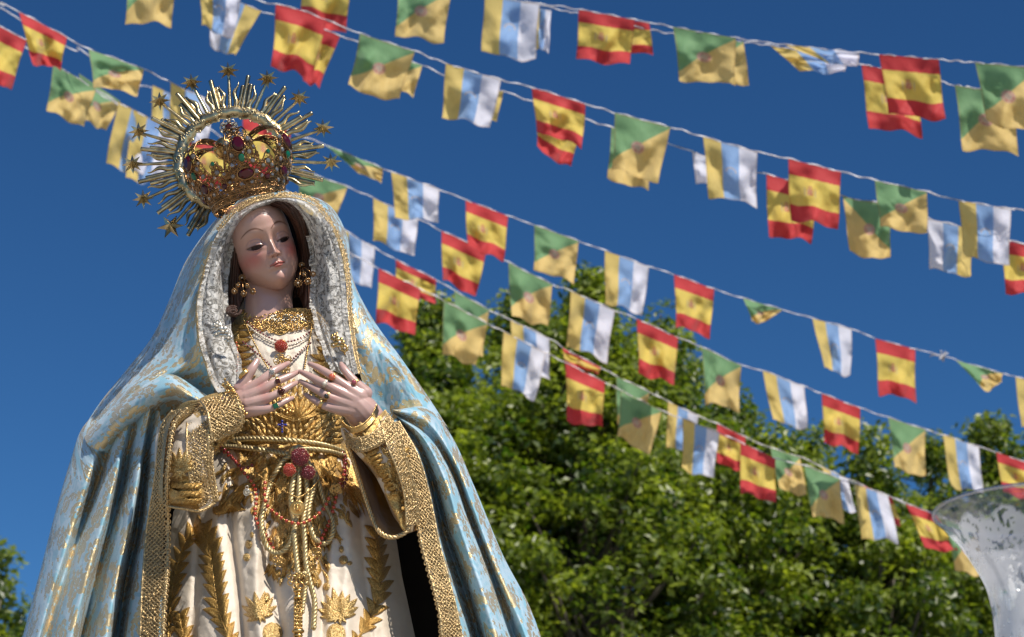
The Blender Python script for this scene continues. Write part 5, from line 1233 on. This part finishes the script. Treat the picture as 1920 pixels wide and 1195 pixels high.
right_px = [(562,178),(612,239),(630,307)]
def pa(x, y): return math.atan2((300 - y) / .915, x - 436), math.hypot((300 - y) / .915, x - 436) / 196
SA = sorted([pa(*p) for p in right_px + stars_px], key=lambda q: q[0] % (2 * math.pi) if q[0] > -.5 or q[0] < -math.pi / 2 - .3 else q[0])
SA = sorted([(a if a > -.6 else a + 2 * math.pi, q) for a, q in SA])
SA = [(SA[0][0] - .42, .98)] + SA
starlab = {}
def star(c, R, k, nm='star'):
    mb = MB(); V = [c + HY * .016]; 
    for i in range(2 * k):
        a = math.pi * i / k + .12; q = R if i % 2 == 0 else R * .42
        V.append(c + (HX * math.cos(a) + HZ * math.sin(a)) * q + HY * (0 if i % 2 == 0 else .0015))
    V.append(c - HY * .007); n = 2 * k; F = []
    for i in range(n): F.append((0, 1 + i, 1 + (i + 1) % n)); F.append((n + 1, 1 + (i + 1) % n, 1 + i))
    mb.add(np.array(V), None, F); mb.ball(c + HY * .009, 2.4 * PX, k=6, m=4)
    return mb.build(nm, MT['oldgold'], halo, smooth=False)
for i, (a, q) in enumerate(SA):
    if i > 0:
        mb = MB(); blade(mb, a, .58, q - .02, .022, .014, dep=.004, cut=True, d0=.002); mb.build('star_ray', MT['oldgold'], halo)
        last_ = i == len(SA) - 1; star(hp(q, a, .006), (27 if last_ else 22) * PX, 6 if last_ else 8)
    nxt = SA[i + 1][0] if i + 1 < len(SA) else a + .42
    for f, kind in ((.24, 'w'), (.5, 's'), (.76, 'w')):
        aa = a + (nxt - a) * f; j = r.uniform(-.02, .02)
        if kind == 'w':
            mb = MB(); blade(mb, aa + j, .57, r.uniform(.83, .89), .031, .016, wave=.024 * (1 if f < .5 else -1), nw=1.35, dep=.0035, d0=.001); mb.build('wavy_ray', MT['oldgold'], halo)
        else:
            mb = MB()
            for o_, rr_, dd in ((-.040, .86, -.003), (0, .94, .004), (.038, .83, -.001)): blade(mb, aa, .57, rr_ + j, .023, .024, off=o_, dep=.005, d0=dd, cut=True)
            mb.build('straight_ray', MT['oldgold'], halo)
for a in np.linspace(SA[-1][0] + .62, SA[0][0] + 2 * math.pi - .3, 7):
    mb = MB(); blade(mb, a, .57, .80, .026, .014, wave=.018, nw=1.3); mb.build('wavy_ray', MT['oldgold'], halo)
# ================================================================== JEWELLERY AND CORDS (each worn or hung piece is a thing)
def thing_mesh(o, label, cat, group=None): o.parent = None; setprops(o, label, cat, group); return o
def rootless(name, mb, mat, label, cat, group=None): o = mb.build(name, mat); setprops(o, label, cat, group); return o
def bt(px, py, dw): return S(px, py, gw(px, py) + dw)
def on(pts, dw): return [(x, y, float(gw(x, y)) + dw) for x, y in pts]
belt = empty('girdle_cord', bt(555, 850, .03), 'thick twisted gold cord tied at the waist with hanging loops', 'cord')
def cordp(pts, rad=.0062, dw=.012, name='cord'): return braid(name, on(pts, dw), rad, belt, 'cord', 3)
cordp([(402,842),(420,831),(450,824),(500,823),(560,828),(610,836),(645,848)], dw=.016)
cordp([(402,850),(420,838),(460,840),(510,846),(545,852),(560,850)], dw=.018)
cordp([(556,846),(580,843),(615,847),(648,856)], dw=.02)
cordp([(552,852),(534,862),(518,885),(508,905),(498,940),(491,968),(492,1000),(500,1024),(520,1038),(540,1026),(550,1002),(552,980),(546,945),(548,912),(556,880)], dw=.022, rad=.0058)
cordp([(560,856),(561,890),(560,930),(556,970),(552,1000),(555,1040),(559,1076)], dw=.026, rad=.0052)
cordp([(564,856),(572,890),(576,930),(569,975),(571,1010),(574,1060),(582,1095),(590,1130),(588,1180)], dw=.024, rad=.0056)
cordp([(570,858),(592,890),(603,925),(612,950),(624,975),(624,1000),(610,1020),(592,1014),(582,990),(578,965),(584,930),(590,905),(584,870)], dw=.02, rad=.0056)
cordp([(566,1076),(575,1080),(570,1120),(566,1150)], dw=.02, rad=.005)
mb = MB(); kc = bt(556, 848, .035); mb.ring(kc, 9 * PX, 5 * PX, VR @ rotx(.5), 20, 8); mb.ring(kc + VR @ np.array([4, 2, 3]) * PX, 8 * PX, 4.5 * PX, VR @ roty(.9), 20, 8); mb.build('knot', MT['cord'], belt)
tas = bpy.data.objects.new('tassel', None); C.objects.link(tas); tas.parent = belt; tas.location = Vector(bt(559, 1090, .03)) - belt.location
mb = MB()
for sx in (-1, 1):
    for (x, y, R) in ((9, 1086, 6), (14, 1092, 5), (6, 1098, 5), (16, 1082, 3.5), (4, 1080, 4)): mb.ring(bt(559 + sx * x, y, .03), R * PX, 1.2 * PX, VR, 14, 6)
for yy, rr_ in ((1108, 7), (1114, 5), (1120, 6), (1184, 9), (1192, 7), (1200, 9), (1210, 8)): mb.ball(bt(559, yy, .03), rr_ * PX, (1.2, 1, .6), k=14, m=8)
for yy in range(1124, 1184, 7):
    for k_ in (-1, 0, 1): mb.ring(bt(559 + 4.5 * k_, yy, .026), 3 * PX, 1.1 * PX, VR, 9, 5)
for k_ in range(-3, 4): mb.tube(np.array([bt(559 + 1.6 * k_, 1116, .024), bt(559 + 2.2 * k_, 1190, .022)]), 1.1 * PX, 5)
for k_ in range(-5, 6): mb.tube(np.array([bt(559 + 1.6 * k_, 1200, .024), bt(559 + 2.6 * k_, 1270, .022)]), 1.5 * PX, 5)
mb.build('tassel_head', MT['gold'], tas)
def beads(name, pts, rad, spacing, mat, label, cat, dw=.014, link='gold', group=None, W=None, extra=None, jit=.0):
    rg = np.random.default_rng(len(label)); P = resample(pts, 400); G3 = S(P[:, 0], P[:, 1], gw(P[:, 0], P[:, 1]) + dw) if W is None else S(P[:, 0], P[:, 1], W)
    s_ = np.r_[0, np.cumsum(np.linalg.norm(np.diff(P[:, :2], axis=0), axis=1))]; n = max(2, int(s_[-1] / spacing))
    root = empty(name, G3[0], label, cat, group)
    mb = MB(); mb.tube(G3[::4], .8 * PX, 5)
    mc = MB()
    for i in range(n):
        j = int(np.searchsorted(s_, (i + .5) * s_[-1] / n)); j = min(j, 399); mc.ball(G3[j] + rg.normal(size=3) * jit * PX, rad * PX, k=10, m=7)
        if spacing > 3.2 * rad:
            for q in (-.38, .38):
                jj = int(np.clip(np.searchsorted(s_, (i + .5 + q) * s_[-1] / n), 0, 399)); mb.ball(G3[jj], rad * .5 * PX, k=6, m=4)
    mb.build('chain', MT[link], root); mc.build('bead_row', MT[mat], root); return root
RG = 'coral bead rosaries hung over the skirt'
beads('rosary', [(404,832),(420,848),(439,863),(455,883),(475,909),(481,935),(478,960),(484,985),(498,1002),(508,1021),(523,1048)], 3.3, 9, 'coral', 'long red bead rosary hanging down the left side of the skirt', 'rosary', .018)
beads('rosary', [(642,850),(647,870),(644,893),(634,916),(625,955),(618,978),(611,995),(602,1012),(597,1030),(594,1050)], 3.4, 9, 'coral', 'long red bead rosary hanging down the right side of the skirt', 'rosary', .018)
beads('rosary', [(497,900),(498,942),(518,964),(538,977),(561,982),(584,974),(602,959),(612,945),(618,930)], 3.4, 11, 'coral', 'red bead rosary looped across the cords below the round medal', 'rosary', .042)
beads('rosary', [(412,836),(430,852),(445,870),(460,878),(476,872)], 3.3, 7.5, 'redbead', 'short dark red beads clustered at the left end of the girdle', 'rosary', .026)
beads('rosary', [(640,846),(648,862),(645,880),(650,898),(640,915)], 3.6, 7, 'redbead', 'short dark red beads clustered at the right end of the girdle', 'rosary', .028)
beads('chain', [(478,886),(495,898),(511,906),(540,925),(561,932),(582,918),(597,902),(620,882),(637,866)], 1.6, 3.6, 'gold', 'thin gold chain swagged over the girdle cords', 'chain', .036)
beads('necklace', [(456,598),(468,625),(483,655),(494,676),(506,696)], 1.8, 3.4, 'gold', 'long gold chain from the collar to the left hand', 'necklace', .010)
beads('necklace', [(585,606),(582,630),(576,660),(571,692)], 1.8, 3.4, 'gold', 'long gold chain from the collar to the right hand', 'necklace', .010)
beads('necklace', [(462,602),(476,615),(494,627),(516,638),(536,641),(560,636),(582,622)], 2.1, 6, 'redbead', 'upper necklace of pearls and red beads under the collar', 'necklace', .009, 'silver')
beads('necklace', [(463,608),(480,624),(500,636),(522,646),(540,648),(562,641),(584,628)], 1.9, 4.2, 'pearl', 'pearl necklace just below the red beaded one', 'necklace', .009, 'silver')
beads('necklace', [(454,640),(466,650),(483,664),(498,677),(510,690)], 2.2, 5.6, 'redbead', 'lower red bead strand running to the left hand', 'necklace', .009, 'silver')
beads('necklace', [(584,642),(570,653),(556,667),(542,681)], 2.2, 5.0, 'redbead', 'lower red bead strand running from the right down to the fingers', 'necklace', .009, 'silver')
beads('rosary', [(443,640),(446,670),(444,700)], 2.2, 5.5, 'coral', 'coral beads hanging along the left lace edge of the bodice', 'rosary', .018)
# pendants and brooches
def cluster(name, c, R, nb, br, mat, label, cat, base='gold'):
    root = empty(name, c, label, cat); mb = MB(); rg = np.random.default_rng(nb)
    for i in range(nb):
        f = (i + .5) / nb; ra = R * math.sqrt(f); a = i * 2.39996; h = R * .55 * math.sqrt(max(0, 1 - f * .9)); mb.ball(c + VR @ np.array([ra * math.cos(a), ra * math.sin(a), h]) * PX, br * PX * rg.uniform(.85, 1.1), k=8, m=6)
    mb.build('bead_cluster', MT[mat], root); mc = MB(); mc.ring(c, R * .95 * PX, 1.6 * PX, VR, 24, 6); mc.ball(c, R * .8 * PX, (1, .4, 1), k=14, m=8); mc.build('setting', MT[base], root); return root
cluster('pendant', bt(527, 649, .014), 11.5, 70, 1.7, 'coral', 'round coral bead pendant on the cream bodice between the necklaces', 'pendant')
cluster('beaded_flower', bt(563, 857, .052), 16, 80, 2.1, 'redbead', 'large dark red beaded flower tied over the waist knot', 'flower', 'cord')
cluster('beaded_flower', bt(543, 881, .046), 11, 50, 1.9, 'coral', 'small bright red beaded flower left of the waist knot', 'flower', 'cord')
cluster('beaded_flower', bt(578, 886, .046), 12.5, 60, 1.9, 'redbead', 'small dark red beaded flower right of the waist knot', 'flower', 'cord')
def filig(c, w_, h_, n, seed, mb, sz=(2.5, 4.5)):
    rg = np.random.default_rng(seed)
    for _ in range(n):
        x, y = rg.uniform(-1, 1, 2)
        if x * x + y * y > 1: continue
        mb.ring(c + VR @ np.array([x * w_, y * h_, rg.uniform(0, 3)]) * PX, rg.uniform(*sz) * PX, .9 * PX, VR, 10, 5)
mb = MB(); filig(bt(529, 676, .016), 15, 8, 34, 2, mb); filig(bt(536, 690, .014), 7, 9, 14, 3, mb); rootless('pendant', mb, MT['gold'], 'gold filigree pendant below the coral one, touching the fingertips', 'pendant')
mb = MB(); filig(bt(538, 772, .02), 10, 6, 16, 5, mb); [mb.ball(bt(538 + dx, 768 + dy, .024), 3.4 * PX, k=8, m=6) for dx, dy in ((0, 0), (6, 3), (-6, 3), (0, 7), (11, 5))]
rootless('pendant', mb, MT['gold'], 'small gold pendant with pearls above the blue cross', 'pendant')
root = empty('cross_pendant', bt(529, 800, .022), 'tiny dark blue enamel cross pendant above the girdle', 'cross')
mb = MB(); mc = MB()
for dx, dy in ((0,-11),(0,-6),(0,-1),(0,4),(0,9),(-7,-4),(7,-4),(-4,-4),(4,-4)): mb.ball(bt(529 + dx, 801 + dy, .022), 2.2 * PX, k=8, m=6)
mc.tube(np.array([bt(529, 786, .02), bt(529, 814, .02)]), 1.1 * PX, 5); mc.tube(np.array([bt(519, 797, .02), bt(539, 797, .02)]), 1.1 * PX, 5); mb.build('stone', MT['blue'], root); mc.build('cross_bar', MT['silver'], root)
def disc(name, c, R, mat, label, fig=True):
    root = empty(name, c, label, 'medal'); mb = MB(); n = VR
    q = np.array([(0, 3), (.75, 3), (.82, 2.4), (.86, 3.6), (.95, 3.6), (1, 2), (1, -1), (0, -1)]); a = np.linspace(0, 2 * np.pi, 40, endpoint=False)
    V = np.stack([q[:, :1] * R * np.cos(a), q[:, :1] * R * np.sin(a), q[:, 1:] + 0 * a[None]], -1) * PX @ n.T + c; mb.add(V.reshape(-1, 3), gridF(len(q), 40, True)[:, ::-1])
    for i in range(28): b = i / 28 * 6.283; mb.tube(np.array([c + n @ np.array([R * .25 * math.cos(b), R * .25 * math.sin(b), 3.2]) * PX, c + n @ np.array([R * .68 * math.cos(b), R * .68 * math.sin(b), 3.2]) * PX]), .35 * PX, 4)
    mb.build('disc', MT[mat], root); mc = MB()
    if fig: mc.tube(np.array([c + n @ np.array([0, -5., 4]) * PX, c + n @ np.array([0, 0, 4.6]) * PX, c + n @ np.array([0, 4, 4]) * PX]), np.array([2.4, 1.9, 1.3]) * PX, 8); mc.ball(c + n @ np.array([0, 6., 4]) * PX, 1.5 * PX)
    if fig: mc.build('relief_figure', MT[mat], root)
    mb = MB(); mb.ring(c + n @ np.array([0, R + 2., 1]) * PX, 2.6 * PX, .8 * PX, n, 12, 5); mb.build('hanging_loop', MT[mat], root)
disc('medal', bt(558, 953, .048), 13.5, 'gold', 'round gold medal with a tiny figure hanging over the girdle cords')
disc('medal', bt(463, 923, .028), 6.5, 'silver', 'small bright silver medal at the left rosary', False)
mb = MB(); filig(bt(630, 918, .03), 9, 7, 26, 9, mb); rootless('pendant', mb, MT['gold'], 'gold filigree cross piece on the right rosary', 'pendant')
mb = MB(); filig(bt(594, 1038, .024), 7, 9, 20, 10, mb); filig(bt(584, 1062, .024), 6, 6, 12, 11, mb); rootless('pendant', mb, MT['gold'], 'small gold filigree cross ending the right rosary', 'pendant')
mb = MB(); filig(bt(523, 1052, .024), 9, 8, 20, 12, mb); rootless('pendant', mb, MT['gold'], 'small gold filigree cross ending the left rosary', 'pendant')
def brooch(x, y, w_, mat, label, R=9):
    c = S(x, y, w_); root = empty('brooch', c, label, 'brooch'); mb = MB(); mc = MB()
    for fx, fy, s_ in ((0, 0, 1), (R * .9, -R * 1.1, .8), (-R, R * .9, .75), (-R * 1.1, -R * .5, .6)):
        cc = c + VR @ np.array([fx, fy, 0]) * PX
        for i in range(6): a = i * 1.047 + fx; mb.ball(cc + VR @ np.array([math.cos(a) * R * .6 * s_, math.sin(a) * R * .6 * s_, 1]) * PX, R * .42 * s_ * PX, (1, .5, 1), k=8, m=6)
        mc.ball(cc + VR @ np.array([0, 0, 3]) * PX, R * .3 * s_ * PX, k=8, m=6)
    mb.tube(np.array([c + VR @ np.array([R, -R * 2.3, 0]) * PX, c, c + VR @ np.array([-R * .6, R * 1.9, 0]) * PX]), 1.4 * PX, 6)
    mb.build('petals', MT[mat], root); mc.build('pearl', MT['pearl'], root)
brooch(418, 622, .155, 'silver', 'silver flower brooch pinned on the left fall of the lace veil', 11)
brooch(637, 642, .145, 'gold', 'gold flower brooch pinned on the right fall of the lace veil', 10)
# earrings
def earring(c0, pts, label):
    root = empty('earring', S(*c0), label, 'earring', None); mb = MB(); mc = MB()
    for i, (x, y, R, w_) in enumerate(pts):
        R *= .85; c = S(x, y, w_); mb.ring(c, R * .8 * PX, 1.2 * PX, VR, 16, 5)
        for k_ in range(10): a = k_ * .6283; mb.ball(c + VR @ np.array([math.cos(a), math.sin(a), 0]) * R * PX, 1.5 * PX, k=6, m=5)
        mb.ball(c, R * .42 * PX, (1, .6, 1), k=10, m=7); [mb.ring(c + VR @ np.array([math.cos(q) * .62, math.sin(q) * .62, .3]) * R * PX, R * .26 * PX, .6 * PX, VR, 8, 4) for q in np.arange(0, 6.2, .9)]; mc.ball(c + VR @ np.array([0, 0, R * .55]) * PX, R * .26 * PX, k=8, m=6)
        if i: mb.tube(np.array([S(pts[0][0], pts[0][1], pts[0][3]), c]), 1.1 * PX, 5)
    mb.build('rosette', MT['darkgold'], root); mc.build('pearl', MT['pearl'], root)
earring((451, 512, .07), [(454,521,6.5,.075),(446,535,4,.08),(440,546,6,.08),(457,551,6,.085),(474,547,5.5,.08),(463,536,4,.08)], 'gold cluster earring hanging against the dark hair at the left')
earring((566, 494, .07), [(566,497,5.5,.085),(559,531,8.5,.10),(577,528,7,.095),(587,514,5.5,.09),(570,514,4,.09)], 'gold cluster earring hanging beside the right cheek')
# finger rings and bracelets
def fring(p0, p1, R, label, stone=None, sr=4, band='gold', bw=1.3, square=False, lift=.9):
    a = S(*p0); b = S(*p1); ax = (b - a) / np.linalg.norm(b - a); up = VR[:, 2]; u1 = np.cross(ax, up); u1 /= np.linalg.norm(u1); u2 = np.cross(u1, ax); c = (a + b) / 2
    root = empty('finger_ring', c, label, 'ring', None); mb = MB(); t = np.linspace(0, 2 * np.pi, 28)
    for q in (-.9, 0, .9): mb.tube(c + ax * q * PX * bw + R * PX * (np.cos(t)[:, None] * u1 + np.sin(t)[:, None] * u2), bw * PX, 6)
    top = c + u2 * R * PX * (1 + .12 * lift)
    if stone:
        for i in range(10): k_ = i * .628; mb.ball(top + (u1 * math.cos(k_) + ax * math.sin(k_)) * sr * 1.0 * PX, 1.1 * PX, k=6, m=4)
    mb.build('band', MT[band], root)
    if stone:
        mc = MB()
        if stone == 'cluster':
            for i in range(18): f = (i + .5) / 18; k_ = i * 2.4; mc.ball(top + ((u1 * math.cos(k_) + ax * math.sin(k_)) * sr * math.sqrt(f) + u2 * sr * .7 * math.sqrt(1 - f)) * PX, 1.5 * PX, k=7, m=5)
            mc.build('stone', MT['ruby'], root)
        elif square:
            Rm = np.stack([u1, ax, u2], 1); mc.box(top + u2 * 1.4 * PX, np.array([sr, sr, 2.0]) * PX, Rm); mc.box(top + u2 * 3.6 * PX, np.array([sr * .7, sr * .7, .6]) * PX, Rm); mc.build('stone', MT[stone], root, smooth=False)
        else: mc.ball(top + u2 * 1.2 * PX, sr * PX, (1, 1, 1), k=14, m=10); mc.build('stone', MT[stone], root)
MT['black_onyx'] = simple('black_onyx', (.006, .006, .006), .08, 0, Coat__Weight=1.0)
MT['coralpink'] = simple('pale_coral', (.50, .10, .045), .15, 0, Coat__Weight=.8); MT['pinkstone'] = simple('pink_stone', (.30, .05, .07), .1, 0, Coat__Weight=1.0)
fring((463,708,.221),(454,698,.221), 9.8, 'wide gold ring on the thumb of the left hand', None, bw=2.0)
fring((512,697,.218),(506,702,.218), 8.0, 'silver ring with clear stones on the left hand index finger', 'crystal', 4.5, 'silver')
fring((524,714,.219),(518,716,.219), 7.8, 'gold ring with square red stone on the left hand', 'ruby', 4, 'gold', square=True)
fring((530,733,.217),(524,736,.217), 7.5, 'gold ring with round ruby cluster on the left hand', 'cluster', 6)
fring((520,760,.213),(513,763,.213), 6.9, 'ring with square dark green stone on the left little finger', 'emerald', 4.6, 'gold', square=True)
fring((622,706,.222),(628,710,.222), 8.2, 'gold ring with round orange coral on the right hand', 'coralpink', 6.0)
fring((608,719,.225),(614,722,.225), 8.0, 'silver ring with a pearl on the right middle finger', 'pearl', 4, 'silver')
fring((612,742,.221),(618,745,.221), 8.0, 'gold ring with domed black stone on the right hand', 'black_onyx', 4.6)
fring((600,757,.214),(606,760,.214), 7.2, 'plain wide gold band on the right little finger', None, bw=1.9)
fring((664,716,.217),(670,722,.217), 9.0, 'gold ring with a pink stone on the right thumb', 'pinkstone', 4.6)
def bracelet(pts, rad, label, fl=False):
    P = resample(pts, 60); W = S(P[:, 0], P[:, 1], P[:, 2]); root = empty('bracelet', W[30], label, 'bracelet'); mb = MB(); rg = np.random.default_rng(3)
    if fl:
        for i in range(0, 60, 3):
            for _ in range(5): mb.ball(W[i] + VR @ rg.normal(size=3) * np.array([3.6, 3.6, 2]).mean() * PX, rg.uniform(1.8, 3.4) * PX, k=8, m=6)
            mb.ring(W[i], 5.5 * PX, 1.3 * PX, VR, 10, 5)
        mb.build('flower_links', MT['gold'], root)
    else:
        for q in (-3.4, -1.1, 1.1, 3.4): mb.tube(W + VR @ np.array([.5 * q, -q, 0]) * PX, rad * PX, 6)
        for i in range(0, 60, 1): mb.ball(W[i] + VR @ np.array([-2.2, 4.8, 1.5]) * PX, 1.3 * PX, k=6, m=4)
        mb.build('bangle', MT['gold'], root)
bracelet([(424,722,.20),(432,732,.23),(440,745,.24),(447,760,.245),(452,776,.235),(452,794,.215)], 2, 'gold flower link bracelet on the left wrist', True)
bracelet([(644,794,.205),(652,803,.228),(664,807,.236),(680,802,.238),(694,790,.232),(703,778,.222),(708,764,.20)], 1.8, 'engraved gold bangle on the right wrist')
# ================================================================== GLASS VASE
def vase():
    Y = 2.85; cx = 1926
    prof_px = [(958,174),(964,171),(975,161),(990,149),(1010,134),(1030,121),(1050,110),(1075,98),(1100,89),(1130,84),(1165,82),(1200,82),(1260,86),(1330,100),(1400,96),(1450,60)]
    ax = at(cx, 958, Y)
    z = np.array([at(cx, p[0], Y)[2] for p in prof_px]); sc_ = np.array([at(cx + 1, p[0], Y)[0] - at(cx, p[0], Y)[0] for p in prof_px]); R = np.array([p[1] for p in prof_px]) * sc_
    root = empty('glass_vase', (ax[0], Y, z[-1]), 'clear glass candle vase with flared rim and white etched flowers at the right edge', 'vase')
    t = np.linspace(0, len(z) - 1, 120); zz = np.interp(t, np.arange(len(z)), z); rr_ = cr(R[:, None], t)[:, 0]; a = np.linspace(0, 2 * np.pi, 260, endpoint=False)
    out = np.stack([ax[0] + rr_[:, None] * np.cos(a), Y + rr_[:, None] * np.sin(a), zz[:, None] + 0 * a], -1)
    inn = np.stack([ax[0] + (rr_[::-1, None] - .0032) * np.cos(a), Y + (rr_[::-1, None] - .0032) * np.sin(a), zz[::-1, None] + 0 * a + .0], -1)
    lip = np.stack([ax[0] + (rr_[:1, None] - .0016) * np.cos(a), Y + (rr_[:1, None] - .0016) * np.sin(a), zz[:1, None] + .0018 + 0 * a], -1)
    V = np.concatenate([inn, lip, out]); n = V.shape[0]
    U = a[None] * .11 + 0 * zz[:, None]; Vv = zz[:, None] * 1.0 + 0 * a
    m = np.maximum(np.maximum(motifs(U, Vv, .055, 3, .030, 0), motifs(U + .02, Vv + .03, .06, 9, .036, 1)), np.maximum(motifs(U, Vv, .022, 5, .0075, 3), motifs(U + .01, Vv, .07, 15, .040, 2)))
    top = z[0]; m = np.maximum(m, .9 * sm(-.16, -.10, fbm(U * 70, Vv * 45, 14, 3)) * sm(.065, .095, top - Vv)) * (1 - sm(.20, .26, fbm(U * 60 + 7, Vv * 38, 24, 3))) * sm(.022, .034, top - Vv + .030 * fbm(U * 30, Vv * 30, 4)); M2 = np.concatenate([np.zeros((len(zz) + 1, len(a))), m])
    F = gridF(n, len(a), True)
    nn = N('etched_glass'); fr = nn.attr('frost')
    gl = nn.bsdf(Base__Color=(1, 1, 1), Roughness=.0, Transmission__Weight=1.0, IOR=1.45)
    wd = nn.bsdf(Base__Color=(.8, .8, .82), Roughness=.5, Normal=nn.bump(nn.noise(300, 2), .4, .0006)); tl = nn.n('BsdfTranslucent', Color=(.8, .8, .82)); m0 = nn.n('MixShader', Fac=.45); nn.t.links.new(wd, m0.inputs[1]); nn.t.links.new(tl.outputs[0], m0.inputs[2])
    tr = nn.n('BsdfTransparent', Color=(.97, .975, .98)); lp = nn.n('MixShader', Fac=.12); fz = nn.n('LayerWeight', Blend=.35); gls = nn.n('BsdfGlossy', Roughness=.02)
    mxg = nn.n('MixShader', Fac=nn.M('MULTIPLY', fz.outputs[0], .38)); nn.t.links.new(tr.outputs[0], mxg.inputs[1]); nn.t.links.new(gls.outputs[0], mxg.inputs[2])
    mx2 = nn.n('MixShader', Fac=.12); nn.t.links.new(mxg.outputs[0], mx2.inputs[1]); nn.t.links.new(gl, mx2.inputs[2])
    mx = nn.n('MixShader', Fac=nn.M('MULTIPLY', fr, .72)); nn.t.links.new(mx2.outputs[0], mx.inputs[1]); nn.t.links.new(m0.outputs[0], mx.inputs[2])
    mesh_np('glass', V.reshape(-1, 3), F[:, ::-1], nn.fin(mx.outputs[0]), root, attrs={'frost': M2.ravel()})
    mb = MB(); b = np.linspace(0, 2 * np.pi, 120); mb.tube(np.stack([ax[0] + (rr_[0] - .001) * np.cos(b), Y + (rr_[0] - .001) * np.sin(b), zz[0] + 0 * b], -1), .0032, 10, cap=False)
    rm = N('rim_glass'); g1 = rm.n('BsdfGlossy', Color=(.9, .9, .95), Roughness=.03); g2 = rm.n('BsdfTransparent', Color=(.80, .80, .84)); g3 = rm.n('MixShader', Fac=.30); rm.t.links.new(g2.outputs[0], g3.inputs[1]); rm.t.links.new(g1.outputs[0], g3.inputs[2]); mb.build('rim', rm.fin(g3.outputs[0]), root)
    mb = MB(); q = np.array([(.0, .0), (.09, .0), (.10, .01), (.06, .025), (.05, .05), (.0, .05)]); b = np.linspace(0, 2 * np.pi, 40, endpoint=False)
    W = np.stack([ax[0] + q[:, :1] * np.cos(b), Y + q[:, :1] * np.sin(b), z[-1] - .05 + q[:, 1:] + 0 * b[None]], -1); mb.add(W.reshape(-1, 3), gridF(6, 40, True)); mb.build('foot', MT['silver'], root)
vase()
